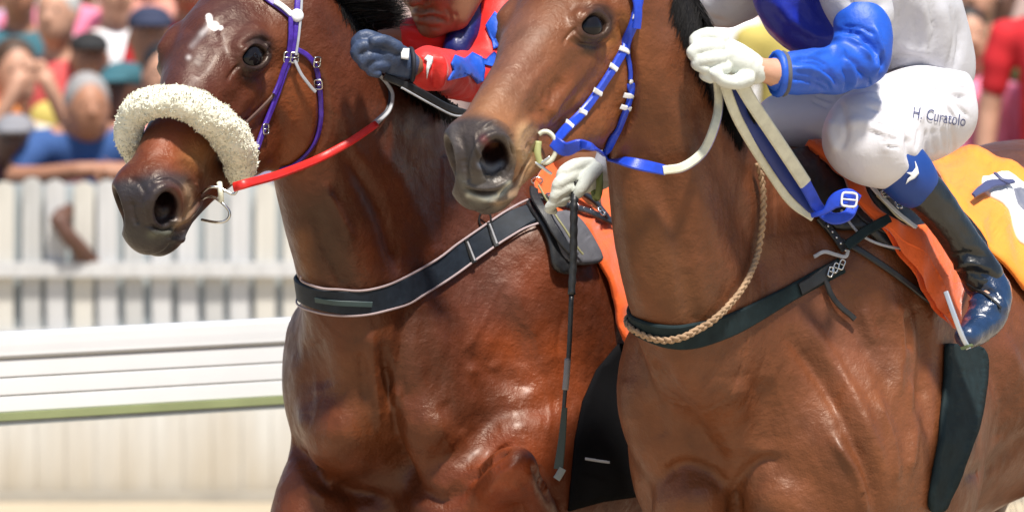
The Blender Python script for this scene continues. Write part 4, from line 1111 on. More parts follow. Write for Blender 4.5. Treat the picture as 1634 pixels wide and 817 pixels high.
for hr, y0, ct in ((horseR, BR, 1), (horseL, BL, 1)):        # tails
    it = []
    for _ in range(220):
        a = y0(-1.25, rng.normal(0, .02), 1.36 + rng.normal(0, .02)); e = rng.normal(0, .06, 3)
        it.append(catmull(np.array([a, a + y0.X * -.22 + V(0, 0, .02) + e * .4, a + y0.X * -.45 + V(0, 0, -.18) + e, a + y0.X * -.58 + V(0, 0, -.48) + e * 2]), 4))
    strands('tail', it, mane_mat, hr, .003).matrix_parent_inverse = hr.matrix_basis.inverted()

# ---------------------------------------------------------------- the two riders
def body(rows_list, k=0.02, h=0.008, extra=None, refine=None, scale=1.0):
    """rows: chains of (px, py, y, r px)"""
    S = Sdf()
    for rows in rows_list:
        S.chain([(*P(a, b, y), R(r, y) * scale) for a, b, y, r in rows], k, smooth=4)
    if extra: extra(S)
    v, f = S.mesh(h, refine=refine)
    return S, v, f
def garment(name, rows_list, mt, parent, strokes=(), k=0.02, h=0.008, wr=0.0, wf=14.0, extra=None, refine=None):
    S, v, f = body(rows_list, k, h, extra, refine)
    n = vertex_normals(v, f)
    if wr:
        d = np.array([noise.noise(Vector((p[0] * wf, p[1] * wf, p[2] * wf * 0.7))) + 0.5 * noise.noise(Vector(p) * wf * 2.3) for p in v.tolist()])
        v = v + n * (wr * d)[:, None]
    if strokes: v = relief(v, f, strokes, body_gain=1.5)
    return obj(name, new_mesh(name, v, f), mt, parent), Skin(v, f), (v, f)

skin_tan = mat('warm_skin', (0.26, 0.115, 0.058), rough=0.5, var=0.12, vscale=30, bump=0.4, bscale=350, sss=0.08)
skin_pale = mat('light_skin', (0.55, 0.30, 0.20), rough=0.5, var=0.1, vscale=30, bump=0.3, bscale=350, sss=0.08)
silk_red = mat('red_silk', (0.70, 0.020, 0.016), rough=0.55, var=0.1, vscale=10, bump2=4, b2scale=20, bump=0.2, bscale=500, sheen=0.2)
silk_navy = mat('navy_silk', (0.006, 0.010, 0.10), rough=0.4, var=0.2, vscale=10, bump2=3, b2scale=25)
silk_blue = mat('blue_silk', (0.010, 0.085, 0.52), rough=0.52, var=0.15, vscale=10, bump2=4, b2scale=18, bump=0.15, bscale=500)
silk_deep = mat('deep_blue_silk', (0.006, 0.020, 0.34), rough=0.42, var=0.15, vscale=10, bump2=4, b2scale=18)
silk_white = mat('white_silk', (0.50, 0.50, 0.54), rough=0.5, var=0.05, vscale=8, bump2=4, b2scale=14, bump=0.1, bscale=500)
breech = mat('white_breeches', (0.66, 0.65, 0.69), rough=0.5, var=0.03, vscale=8, bump2=2.5, b2scale=22, bump=0.15, bscale=700)
glove_white = mat('white_glove', (0.60, 0.63, 0.58), rough=0.7, var=0.06, vscale=30, bump=0.7, bscale=160, bump2=1.5, b2scale=60)
glove_navy = mat('navy_glove', (0.035, 0.055, 0.11), rough=0.5, var=0.4, vscale=30, bump=0.5, bscale=200, bump2=2, b2scale=50)
boot_mat = mat('boot_leather', (0.008, 0.010, 0.012), rough=0.30, var=0.4, vscale=20, bump2=3.0, b2scale=30, bump=0.15, bscale=300, coat=0.4, coat_rough=0.12)
boot_toe = mat('boot_leather_blue', (0.010, 0.028, 0.075), rough=0.28, var=0.4, vscale=20, bump2=4.0, b2scale=34, coat=0.5, coat_rough=0.12)
band_blue = mat('boot_band_blue', (0.006, 0.045, 0.24), rough=0.5, var=0.1, bump=0.3, bscale=500)
helmet_mat = mat('helmet_shell', (0.5, 0.03, 0.03), rough=0.3, coat=0.5, var=0.05)
goggle_mat = mat('dark_goggle', (0.01, 0.01, 0.012), rough=0.12, coat=1.0)

# ----- rider of the near horse
J = root('person', 'rider in blue and white silks with white breeches and black boots on the brown horse', 'person')
near_thigh = [(1492, 178, .28, 78), (1440, 190, .14, 76), (1392, 214, .02, 70), (1378, 224, 0.0, 60)]
butt = [(1470, 150, .34, 84), (1486, 190, .34, 62)]
far_thigh = [(1440, 180, .40, 66), (1320, 190, .30, 52), (1245, 196, .26, 50)]
torso = [(1462, 95, .36, 86), (1420, 10, .30, 104), (1330, -80, .20, 110), (1250, -140, .12, 100)]
upper_arm = [(1325, -70, .02, 46), (1370, 10, -.04, 46), (1378, 88, -.08, 40)]
fore_arm = [(1378, 90, -.08, 43), (1330, 112, -.12, 40), (1275, 116, -.15, 34), (1246, 118, -.16, 30)]
shin = [(1388, 232, .0, 44), (1440, 272, .02, 38), (1485, 318, .05, 33), (1510, 350, .07, 30), (1545, 402, .10, 31), (1568, 440, .115, 33)]
foot = [(1568, 450, .12, 33), (1578, 482, .09, 31), (1564, 516, .06, 24)]
skin_rows = [butt, near_thigh, far_thigh, torso, upper_arm, fore_arm, [(1246, 118, -.16, 20), (1215, 112, -.17, 19), (1190, 104, -.18, 22)], shin, foot,
    [(1245, 196, .26, 36), (1290, 300, .42, 34), (1330, 420, .5, 30)], [(1210, -150, .05, 46), (1170, -185, -.02, 60)],
    [(1230, -90, .2, 40), (1130, 0, .30, 34), (1020, 150, .29, 26), (964, 280, .25, 15)]]
def fwd(rows, x0=1380., x1=1205., dy=-.13): return [(a, b, y + dy * float(smoothstep(0, 1, (x0 - a) / (x0 - x1))), r) for a, b, y, r in rows]
fore_arm_i = skin_rows.index(fore_arm); fore_arm = fwd(fore_arm); skin_rows[fore_arm_i] = fore_arm
wi = [i for i, r in enumerate(skin_rows) if r[0][0] == 1246][0]; skin_rows[wi] = fwd(skin_rows[wi])
S_, v, f = body([[(a, b, c_, d * (0.80 if d > 24 or c_ > 0.03 else 1.0)) for a, b, c_, d in r] for r in skin_rows if r is not foot and r is not shin and r is not fore_arm] + [[(a, b, c_, d * .6) for a, b, c_, d in fore_arm]] + [[(a, b, c_, d * .6) for a, b, c_, d in r] for r in (shin, foot)], 0.03, 0.012)
jb = obj('body', new_mesh('rider_body', v, f), skin_pale, J)
def knee_folds(S): pass
pants, skP, _ = garment('breeches', [butt, near_thigh, far_thigh, [(1462, 120, .36, 70), (1470, 150, .34, 80)], [(1388, 226, .0, 56), (1412, 246, .01, 46), (1420, 252, .012, 44)]], breech, J, [
    ([(1325, 140), (1380, 138), (1440, 150), (1462, 200)], 5, -3), ([(1390, 152), (1425, 160), (1446, 185), (1450, 215)], 5, -5), ([(1385, 170), (1415, 182), (1438, 205)], 4, -4),
    ([(1390, 196), (1420, 205), (1438, 216)], 4, -4), ([(1405, 224), (1436, 226)], 3, -3), ([(1438, 150), (1462, 165), (1470, 200)], 6, 4), ([(1500, 130), (1520, 150), (1545, 158)], 5, -6),
    ([(1495, 135), (1505, 165), (1518, 190)], 4, -5), ([(1510, 140), (1522, 165), (1532, 185)], 4, -5), ([(1520, 200), (1522, 235), (1512, 262)], 4, -4), ([(1490, 205), (1490, 245)], 5, -3), ([(1505, 205), (1506, 240)], 4, -3),
    ([(1450, 215), (1454, 250), (1470, 280)], 6, -7), ([(1330, 190), (1326, 215), (1338, 245)], 8, 4), ([(1345, 200), (1380, 195), (1410, 212), (1415, 245)], 10, 4),
    ([(1396, 146), (1424, 156), (1440, 176)], 2.4, -3), ([(1398, 188), (1424, 198), (1440, 212)], 2.2, -3), ([(1386, 210), (1412, 218), (1440, 221)], 2.2, -2.6), ([(1408, 232), (1436, 236)], 2, -2.5), ([(1500, 128), (1524, 138), (1548, 142)], 2.5, -3.5), ([(1496, 140), (1512, 168), (1530, 196)], 2.5, -3.5), ([(1518, 150), (1532, 172), (1546, 186)], 2.5, -3), ([(1478, 120), (1500, 126), (1516, 140)], 2.5, -3), ([(1478, 208), (1476, 250)], 2.4, -2.5), ([(1516, 210), (1514, 246)], 2.4, -2.5), ([(1466, 205), (1462, 238)], 2.4, -2), ([(1345, 150), (1400, 142), (1440, 146)], 2.5, -2.5),
    ([(1340, 160), (1350, 210), (1340, 240)], 6, -3), ([(1300, 150), (1330, 160)], 4, -4), ([(1296, 160), (1322, 172)], 3, -3)], 0.03, 0.008, wr=.0022, wf=11, refine=None if DEV else [lambda c: PX(c)[:, 0] > 1180])
shirt, skS, _ = garment('shirt_back', [torso, [(1462, 95, .36, 82), (1470, 112, .35, 80)]], silk_white, J, [
    ([(1350, 120), (1390, 105), (1440, 98)], 5, -6), ([(1340, 128), (1400, 118), (1450, 128), (1500, 124)], 6, -8), ([(1400, 112), (1440, 104), (1490, 118)], 6, 5),
    ([(1450, 10), (1440, 60), (1420, 100)], 12, -4), ([(1500, 0), (1510, 60), (1500, 110)], 12, 4), ([(1530, 20), (1535, 60), (1530, 100)], 8, -4), ([(1470, -10), (1480, 60), (1470, 100)], 8, 4),
    ([(1425, 60), (1450, 80), (1490, 84)], 7, 4), ([(1395, 110), (1430, 92), (1480, 90)], 2.5, -4), ([(1405, 118), (1450, 106), (1500, 112)], 2.5, -4), ([(1440, 0), (1432, 50), (1410, 90)], 3, -4), ([(1480, -10), (1488, 50), (1478, 90)], 3, -4), ([(1515, 10), (1522, 60), (1510, 108)], 3, -4), ([(1460, 20), (1462, 60)], 2.5, -3), ([(1535, 40), (1532, 80), (1522, 110)], 2.5, -4)], 0.03, 0.009, wr=.006, wf=8)
front, skF, _ = garment('shirt_front', [[(1300, -60, .16, 100), (1312, -10, .15, 98), (1340, 14, .14, 76)], [(1248, -34, .08, 56), (1266, 14, .08, 48), (1306, 48, .08, 40)]], silk_deep, J, [
    ([(1270, 10), (1300, 40), (1330, 50)], 8, -5), ([(1235, 20), (1268, 52), (1300, 66)], 2.5, -3), ([(1250, 10), (1285, 50), (1318, 62)], 2.5, 3), ([(1290, -5), (1305, 25), (1330, 35)], 2.5, -3), ([(1240, 0), (1265, 40)], 8, 4), ([(1300, 0), (1320, 40)], 8, -4)], 0.03, 0.009, wr=.005, wf=9)
sleeve_up, skU, _ = garment('sleeve_top', [[(1325, -70, .02, 52), (1362, -10, -.04, 52), (1380, 30, -.05, 44)]], silk_white, J, [([(1350, 0), (1380, 12), (1420, 5)], 6, -4)], 0.02, 0.008, wr=.005, wf=10)
sleeve, skA, _ = garment('sleeve', [[(1374, 34, -.07, 44), (1377, 62, -.08, 42), (1374, 98, -.09, 44)], fore_arm], silk_blue, J, [
    ([(1335, 50), (1370, 55), (1400, 85), (1412, 110)], 5, -6), ([(1332, 62), (1365, 68), (1392, 95)], 5, 6), ([(1340, 88), (1365, 100), (1380, 125)], 5, -5), ([(1262, 98), (1290, 100), (1325, 118), (1340, 138)], 5, -5),
    ([(1265, 108), (1300, 112), (1330, 135)], 5, 5), ([(1320, 78), (1345, 90), (1360, 118), (1360, 140)], 5, 6), ([(1395, 40), (1405, 80), (1395, 120)], 5, 5), ([(1290, 86), (1330, 80), (1352, 84)], 4, 4), ([(1268, 92), (1300, 94), (1322, 106)], 2.2, -3), ([(1262, 126), (1290, 130), (1320, 146)], 2.5, -3), ([(1300, 122), (1318, 132), (1326, 146)], 2, -2.5), ([(1345, 110), (1352, 128), (1348, 146)], 2.2, -3),
    ([(1366, 72), (1388, 84), (1402, 104)], 2.2, -3), ([(1348, 62), (1366, 60), (1388, 68)], 2, -3), ([(1400, 70), (1408, 96), (1402, 122)], 2.2, -3), ([(1372, 110), (1386, 126), (1388, 142)], 2, -3), ([(1345, 42), (1372, 44), (1396, 56)], 2.4, -3), ([(1280, 104), (1306, 106), (1330, 120), (1342, 132)], 2, 2.5)],
    0.02, 0.007, wr=.0035, wf=16, refine=None if DEV else [lambda c: c[:, 2] > -9])
tube('cuff', [P(1241 + 12 * math.cos(t), 118 + 31 * math.sin(t), -.27 - .03 * math.cos(t)) for t in np.linspace(0, 2 * math.pi, 20, endpoint=False)], 0.0085, silk_blue, J, closed=True)
tube('cuff_band', [P(1250 + 10 * math.cos(t), 118 + 32 * math.sin(t), -.265 - .035 * math.cos(t)) for t in np.linspace(0, 2 * math.pi, 20, endpoint=False)], 0.006, grey_pad, J, closed=True)
def glove(name, palm, fingers, mt, parent, k=0.006, h=0.0045):
    S = Sdf()
    for c in palm: S.chain([(*P(a, b, y), R(r, y)) for a, b, y, r in c], 0.012, smooth=2)
    for c in fingers: S.chain([(*P(a, b, y), R(r, y)) for a, b, y, r in c], k, smooth=3)
    v, f = S.mesh(h, refine=None)
    n = vertex_normals(v, f)
    d = np.array([noise.noise(Vector(p) * 60) for p in v.tolist()])
    return obj(name, new_mesh(name, v + n * (0.0007 * d)[:, None], f), mt, parent), Skin(v, f)
glove('rein_glove', [[(1205, 112, -0.300, 23), (1185, 102, -0.310, 27), (1160, 88, -0.320, 27), (1145, 80, -0.320, 22)]],
    [[(1150, 62, -0.330, 14), (1128, 56, -0.345, 12), (1110, 64, -0.350, 11), (1113, 76, -0.355, 9)], [(1145, 76, -0.345, 13), (1122, 76, -0.365, 12), (1106, 84, -0.370, 11), (1114, 94, -0.370, 9)],
     [(1148, 92, -0.350, 13), (1126, 95, -0.370, 12), (1112, 102, -0.370, 10), (1124, 110, -0.370, 9)], [(1156, 108, -0.345, 12), (1136, 112, -0.360, 11), (1124, 120, -0.360, 9), (1134, 126, -0.360, 8)],
     [(1190, 125, -0.330, 15), (1172, 132, -0.350, 12), (1152, 128, -0.365, 10), (1142, 118, -0.370, 9)]], glove_white, J, k=0.003, h=0.0035)
glove('whip_glove', [[(956, 282, .25, 22), (938, 284, .245, 24), (922, 290, .235, 20)]],
    [[(942, 262, .20, 11), (920, 264, .165, 11.5), (901, 274, .145, 10.5), (896, 286, .150, 9), (908, 290, .165, 8)], [(936, 276, .19, 11), (914, 280, .155, 11.5), (893, 292, .135, 10.5), (889, 304, .14, 9), (902, 308, .155, 8)],
     [(930, 292, .19, 10), (908, 298, .150, 10.5), (889, 309, .135, 10), (886, 320, .14, 8.5), (898, 323, .155, 7)], [(922, 306, .19, 9), (902, 314, .150, 9.5), (884, 324, .14, 9), (876, 333, .145, 7.5), (884, 337, .155, 6)],
     [(950, 270, .19, 12), (938, 284, .155, 11.5), (928, 300, .14, 10), (922, 310, .14, 8)]], glove_white, J, k=0.003, h=0.0035)
garment('far_sleeve', [[(1230, -90, .2, 52), (1185, -10, .26, 44), (1140, 6, .30, 36)], [(1140, 6, .30, 34), (1105, 10, .31, 30), (1060, 60, .31, 30), (1000, 180, .28, 28), (966, 270, .23, 22)]], silk_white, J, [([(1100, 0), (1130, 30), (1160, 40)], 6, -5)], 0.02, 0.009, wr=.006, wf=14)
tube('wrist_cuff', [P(952 + 5 * math.cos(t), 290 + 26 * math.sin(t), .215 - .028 * math.cos(t)) for t in np.linspace(0, 2 * math.pi, 16, endpoint=False)], 0.007, mat('olive_cuff', (.16, .20, .07), .7), J, closed=True)
# boot
garment('boot_band', [[(1424, 250, .012, 43), (1444, 275, .022, 41), (1462, 297, .035, 39)]], band_blue, J, [([(1440, 240), (1470, 290)], 6, 1)], 0.02, 0.007)
bt_, skB, _ = garment('boot', [[(1463, 297, .035, 37), (1485, 318, .05, 34), (1510, 350, .07, 30), (1545, 402, .10, 31), (1568, 440, .115, 34)]], boot_mat, J, [
    ([(1515, 412), (1545, 405), (1575, 412)], 4, -6), ([(1520, 428), (1550, 420), (1582, 430)], 4, 6), ([(1522, 440), (1555, 436), (1588, 445)], 4, -6), ([(1500, 340), (1530, 380), (1545, 400)], 6, 3), ([(1460, 340), (1490, 370), (1515, 400)], 6, -3)], 0.02, 0.007, wr=.002, wf=22)
ft, skFt, _ = garment('boot_foot', [[(1566, 440, .12, 34), (1581, 468, .11, 33), (1577, 498, .09, 33), (1560, 522, .05, 27), (1543, 538, .0, 20)], [(1592, 462, .14, 20), (1597, 480, .13, 16)]], boot_toe, J, [
    ([(1530, 470), (1560, 462), (1600, 470)], 4, -5), ([(1528, 486), (1560, 480), (1598, 492)], 4, 4), ([(1535, 505), (1565, 500), (1590, 508)], 4, -4), ([(1580, 455), (1600, 480), (1605, 500)], 4, 4)], 0.02, 0.007, wr=.002, wf=30)
strap('boot_strap', skFt, [(1545, 452), (1570, 468), (1596, 492)], 5, leather, J, 0.002, 0.003)
# emblem on the band, name on the breeches
skBand = Skin(*body([[(1424, 250, .012, 43), (1444, 275, .022, 41), (1462, 297, .035, 39)]], 0.02, 0.010)[1:])
patch('emblem', skBand, [(1459, 258), (1463, 268), (1465, 277), (1459, 284), (1451, 288), (1445, 293), (1448, 285), (1453, 280), (1446, 275), (1455, 275), (1460, 268)], white_nylon, J, 0.003, 0.001, 2, curve=False)
ink = mat('ink_blue', (0.06, 0.07, 0.16), 0.6, var=0.3, vscale=200)
def lettering(name, text, skin, x0, y0, x1, y1, hpx, mt, parent, bend=0.0, lift=0.0024, yref=None):
    cu = bpy.data.curves.new('lettering', 'FONT'); cu.body = text; cu.size = 1.0; cu.resolution_u = 3
    to = bpy.data.objects.new('lettering', cu); me = bpy.data.meshes.new_from_object(to)
    bpy.data.objects.remove(to); bpy.data.curves.remove(cu)
    bm = bmesh.new(); bm.from_mesh(me)
    co = np.array([v.co[:2] for v in bm.verts]); W = co[:, 0].max()
    dirv = np.array((x1 - x0, y1 - y0), float); L = np.linalg.norm(dirv); dirv /= L; nv = np.array((dirv[1], -dirv[0]))
    for vtx, (a, b) in zip(bm.verts, co):
        u = a / W; q = np.array((x0, y0)) + dirv * u * L + nv * (b * hpx + bend * math.sin(math.pi * u))
        h = skin.hit(*q)
        p = h[0] + h[1] * lift if h is not None else P(q[0], q[1], yref or 0)
        vtx.co = tuple(p)
    bm.to_mesh(me); bm.free()
    for poly in me.polygons: pass
    return obj(name, me, mt, parent)
lettering('printed_name', 'H. Curatolo', skP, 1454, 188, 1538, 202, 25, ink, J)['kind'] = 'stuff'
# helmet and face out of frame, kept simple but whole
hd = Sdf(); hd.ell(P(1140, -215, -.05), (.085, .095, .105), k=.02); hd.ell(P(1115, -190, -.11), (.05, .05, .06), k=.03); hd.ell(P(1105, -200, -.17), (.012, .02, .015), k=.01)
v, f = hd.mesh(0.01); obj('head', new_mesh('head', v, f), skin_pale, J)
hm = Sdf(); hm.ell(P(1148, -240, -.04), (.115, .13, .11), k=.02); hm.ell(P(1110, -225, -.12), (.10, .10, .018), k=.03); v, f = hm.mesh(0.01); obj('helmet', new_mesh('helmet', v, f), mat('white_shell', (.8, .8, .8), .3, coat=.4), J)

# whip
wp = root('whip', "black riding whip hanging straight down from the white glove between the horses", 'whip')
tube('handle', [P(920, 290, .150), P(918, 305, .148), P(916, 330, .13), P(915, 400, .12), P(912, 470, .11)], lambda u: 0.0082 - 0.001 * u + 0.0006 * math.sin(u * 90), leather, wp, n=14)
tube('shaft', [P(912, 468, .11), P(908, 560, .10), P(903, 610, .095), P(899, 660, .09)], lambda u: 0.0050 - 0.0012 * u, leather, wp)
tube('shaft_joint', [P(906, 572, .10), P(904, 600, .095), P(902, 622, .094)], 0.0062, mat('grey_tape', (.18, .17, .18), .5), wp)
air_strap('flap', [(901, 650, .09), (897, 700, .087), (891, 748, .083)], lambda u: 9 + 6 * u, 0.004, mat('green_black_leather', (.02, .03, .025), .6), wp)
air_strap('flap_end', [(898, 747, .082), (892, 758, .081), (888, 764, .081)], 12, 0.005, mat('grey_felt', (.16, .17, .16), .8), wp)
# stirrup
stp = root('stirrup', "pale metal stirrup iron round the sole of the rider's boot", 'stirrup')
air_strap('side_bar', [(1510, 466, .0), (1522, 500, -.015), (1534, 532, -.02), (1546, 556, -.02)], 8, 0.006, mat('dull_aluminium', (.55, .58, .62), .3, .6), stp, nor=(-.4, -1, .2))
air_strap('tread', [(1538, 552, -.03), (1552, 548, .0), (1572, 540, .06)], 14, 0.006, mat('olive_rubber', (.10, .13, .06), .6), stp, nor=(0, -.6, -1))
# thin rod beyond the boot
strap('tie_strap', skinR, [(1530, 334), (1556, 324), (1580, 318), (1600, 316)], lambda u: 8 + 9 * math.sin(math.pi * u), mat('slate_strap', (.06, .07, .16), .5), nc, 0.040, 0.004)
strap('tie_strap', skinR, [(1572, 308), (1580, 316), (1592, 322)], 8, MATS['slate_strap'], nc, 0.044, 0.004)

# ----- rider of the far horse
K = root('person', 'rider in red silks with blue stars leaning over the neck of the dark horse', 'person')
ya = .70
k_torso = [(760, 60, ya + .12, 70), (800, 10, ya + .18, 84), (850, -20, ya + .30, 92), (940, 20, ya + .48, 92)]
k_up = [(800, 20, ya, 48), (792, 80, ya - .04, 44), (772, 122, ya - .08, 38)]
k_fore = [(772, 122, ya - .08, 42), (735, 122, ya - .11, 40), (695, 112, ya - .14, 36), (680, 109, ya - .15, 32)]
print('yL', yL)
GD = (yL - .10) - (ya - .18)
k_fore = fwd(k_fore, 760., 655., GD)
k_far = [(760, 40, ya + .2, 50), (735, 72, ya + .05, 42), (690, 66, ya - .02, 36), (650, 58, ya - .05, 30), (610, 62, ya - .06, 20)]
S_, v, f = body([[(a, b, c_, d * .8) for a, b, c_, d in r] for r in (k_torso, k_up, k_far)] + [[(a, b, c_, d * .55) for a, b, c_, d in k_fore]] + [[(655, 104, ya + GD - .16, 20), (625, 92, ya + GD - .17, 20)], [(940, 20, ya + .48, 70), (900, 140, ya + .3, 55), (915, 280, ya + .25, 40), (935, 400, ya + .3, 34)],
    [(760, 20, ya + .08, 40), (735, -10, ya + .02, 40)]], .03, .012)
obj('body', new_mesh('rider_body', v, f), skin_tan, K)
fc = V(-.62, -.72, -.25); hc = P(712, -36, ya - .05)
def kface(S):
    pass
fS = Sdf()
FX = unit(fc); FZ = unit(V(-.12, -.18, 1) - FX * (V(-.12, -.18, 1) @ FX)); FY = np.cross(FZ, FX)
def fp(a, b, c_): return hc + FX * a + FY * b + FZ * c_
fS.ell(fp(0, 0, .02), (.095, .072, .095), (FX, FY, FZ), .02); fS.ell(fp(.03, 0, -.045), (.058, .055, .060), (FX, FY, FZ), .04)
fS.ell(fp(.068, 0, -.085), (.020, .026, .018), (FX, FY, FZ), .025)                      # chin
fS.cone(fp(.090, 0, .015), fp(.108, 0, -.018), .007, .013, .012)                         # nose
for w in (-1, 1):
    fS.ell(fp(.098, .013 * w, -.021), (.010, .008, .008), k=.006); fS.ell(fp(.070, .036 * w, -.012), (.026, .022, .020), (FX, FY, FZ), .02)  # wings, cheekbones
    fS.cone(fp(.03, .045 * w, -.075), fp(-.02, .055 * w, -.02), .016, .02, .03); fS.ell(fp(.078, .028 * w, .014), (.014, .018, .010), (FX, FY, FZ), .01, True)
    fS.ell(fp(-.01, .073 * w, .0), (.018, .010, .030), (FX, FY, FZ), .008)               # ears
fS.chain([(*fp(.083, .026, -.054), .004), (*fp(.096, .0, -.047), .0065), (*fp(.083, -.026, -.054), .004)], .008)
fS.chain([(*fp(.080, .022, -.064), .005), (*fp(.093, .0, -.061), .0075), (*fp(.080, -.022, -.064), .005)], .008)
fS.chain([(*fp(.090, .028, -.058), .0025), (*fp(.104, .0, -.0535), .003), (*fp(.090, -.028, -.058), .0025)], .004, True, smooth=2)
fS.chain([(*fp(.098, .022, -.026), .004), (*fp(.085, .038, -.05), .004)], .008, True, smooth=2); fS.chain([(*fp(.098, -.022, -.026), .004), (*fp(.085, -.038, -.05), .004)], .008, True, smooth=2)
fS.chain([(*fp(-.03, 0, -.03), .05), (*P(738, -5, ya + .05), .052)], .03)
v, f = fS.mesh(.004)
v = relief(v, f, [([(670, 30), (684, 27), (700, 29), (712, 36)], 2.2, -3.5), ([(672, 25), (690, 21), (706, 24)], 2.5, 2), ([(678, 37), (692, 38), (704, 36)], 3, 2.2), ([(712, 12), (720, 26), (718, 40)], 2.5, -2.5), ([(668, 17), (680, 16), (690, 12)], 2.2, -2.5),
    ([(676, 10), (688, 8)], 3, 2), ([(726, 20), (730, 34), (722, 48)], 3, -1.6), ([(688, 45), (704, 46)], 2.5, -1.5)], body_gain=1.9)
obj('head', new_mesh('head', v, f), skin_tan, K)
hs = Sdf(); hs.ell(fp(-.02, 0, .07), (.122, .098, .082), (FX, FY, FZ), .02); hs.ell(fp(.085, 0, .062), (.05, .07, .008), (FX, FY, FZ), .02); v, f = hs.mesh(.008); obj('helmet', new_mesh('helmet', v, f), mat('navy_shell', (.01, .012, .05), .3, coat=.5), K)
gS = Sdf(); gS.chain([(*fp(.062, .055, .018), .017), (*fp(.092, .03, .016), .020), (*fp(.100, 0, .015), .014), (*fp(.092, -.03, .016), .020), (*fp(.062, -.055, .018), .017)], .006); v, f = gS.mesh(.006); obj('goggles', new_mesh('goggles', v, f), goggle_mat, K)
ks, skK, _ = garment('sleeve', [k_up, k_fore], silk_red, K, [([(700, 88), (708, 110), (702, 140)], 5, 6), ([(690, 92), (694, 120), (692, 142)], 5, -5), ([(742, 90), (765, 108), (775, 140)], 6, -6), ([(722, 92), (740, 115), (748, 140)], 5, 4),
    ([(780, 50), (795, 80), (790, 100)], 5, -5), ([(760, 84), (778, 96), (788, 120)], 5, 4), ([(650, 90), (680, 92)], 4, 2)], 0.02, 0.007, wr=.004, wf=16, refine=None if DEV else [lambda c: c[:, 2] > -9])
garment('shirt', [k_torso], silk_red, K, [([(780, 0), (775, 60)], 8, -5), ([(790, 0), (790, 60)], 6, 5)], 0.03, 0.010, wr=.006, wf=9)
kf, skKf, _ = garment('far_sleeve', [k_far[:4]], silk_red, K, [([(650, 60), (700, 80), (730, 90)], 5, -4), ([(645, 45), (690, 55)], 5, 4)], 0.02, 0.009, wr=.004, wf=14)
garment('breeches', [[(945, 25, ya + .48, 78), (905, 130, ya + .3, 60), (906, 200, ya + .27, 48)]], breech, K, k=.03, h=.012)
garment('boot', [[(908, 210, ya + .27, 44), (915, 280, ya + .26, 38), (935, 400, ya + .3, 34), (915, 425, ya + .2, 28)]], boot_mat, K, k=.03, h=.012)
kc, skC, _ = garment('collar', [[(752, 8, ya + .0, 30), (742, 45, ya - .045, 28), (728, 78, ya - .07, 22)]], silk_navy, K, [([(740, 20), (735, 70)], 5, -3)], 0.02, 0.007, wr=.004, wf=20)
patch('star', skK, [(718, 102), (724, 90), (738, 95), (752, 86), (768, 93), (773, 112), (770, 130), (760, 134), (748, 120), (736, 114), (712, 128), (722, 112)], silk_blue, K, 0.003, 0.0015, 4, curve=False)
patch('star', skK, [(786, 84), (774, 96), (768, 94), (770, 104), (788, 108), (802, 100), (806, 90), (796, 92)], silk_blue, K, 0.003, 0.0015, 4, curve=False)
patch('star', skK, [(776, 42), (790, 20), (800, 30), (806, 50), (794, 56), (786, 70), (780, 58)], silk_blue, K, 0.003, 0.0015, 4, curve=False)
patch('star', skK, [(784, 66), (800, 58), (812, 66), (800, 76), (786, 80)], silk_blue, K, 0.003, 0.0015, 4, curve=False)
patch('swoosh', skK, [(676, 95), (681, 90), (689, 92), (688, 98), (684, 111), (681, 126), (680, 109), (681, 99)], white_nylon, K, 0.004, 0.001, 3, curve=False)
yG = ya + GD
glove('glove', [[(646, 103, yG - .165, 25), (634, 98, yG - .17, 27), (618, 90, yG - .18, 27), (600, 82, yG - .17, 20)]],
    [[(606, 66, yG - .19, 12), (584, 58, yG - .20, 11), (570, 66, yG - .20, 10), (568, 78, yG - .2, 9)], [(600, 78, yG - .2, 12), (580, 74, yG - .215, 11), (568, 84, yG - .215, 10), (574, 94, yG - .215, 9)],
     [(606, 92, yG - .2, 12), (588, 92, yG - .215, 11), (580, 102, yG - .215, 9), (588, 108, yG - .21, 8)], [(614, 104, yG - .2, 11), (598, 106, yG - .21, 10), (592, 114, yG - .21, 8), (602, 118, yG - .21, 7)],
     [(632, 76, yG - .2, 12), (612, 66, yG - .21, 11), (596, 66, yG - .22, 9)]], glove_navy, K, k=0.003, h=0.0035)
tube('glove_cuff', [P(655 + 6 * math.cos(t), 105 + 27 * math.sin(t), yG - .165 - .035 * math.cos(t)) for t in np.linspace(0, 2 * math.pi, 18, endpoint=False)], 0.0045, mat('black_knit', (.01, .011, .02), .7), K, closed=True)
skG = Skin(*body([[(658, 104, yG - .16, 33), (640, 98, yG - .17, 33)]], 0.02, 0.010)[1:])
patch('cuff_label', skG, [(640, 78), (653, 78), (652, 96), (640, 94)], white_nylon, K, 0.0, 0.001, 4, curve=False)
yF = yL + .18
far_rein = root('rein', "black rein lying under the red rider's sleeve along the mane of the dark horse", 'rein')
air_strap('rein_strap', [(612, 122, yG - .19), (660, 142, yG - .17), (710, 170, yG - .12), (745, 182, yG - .10)], 12, .006, leather, far_rein)
air_strap('rein_edge', [(640, 140, yG - .20), (690, 168, yG - .16), (722, 184, yG - .13), (745, 186, yG - .12)], 3, .004, grey_rein, far_rein)
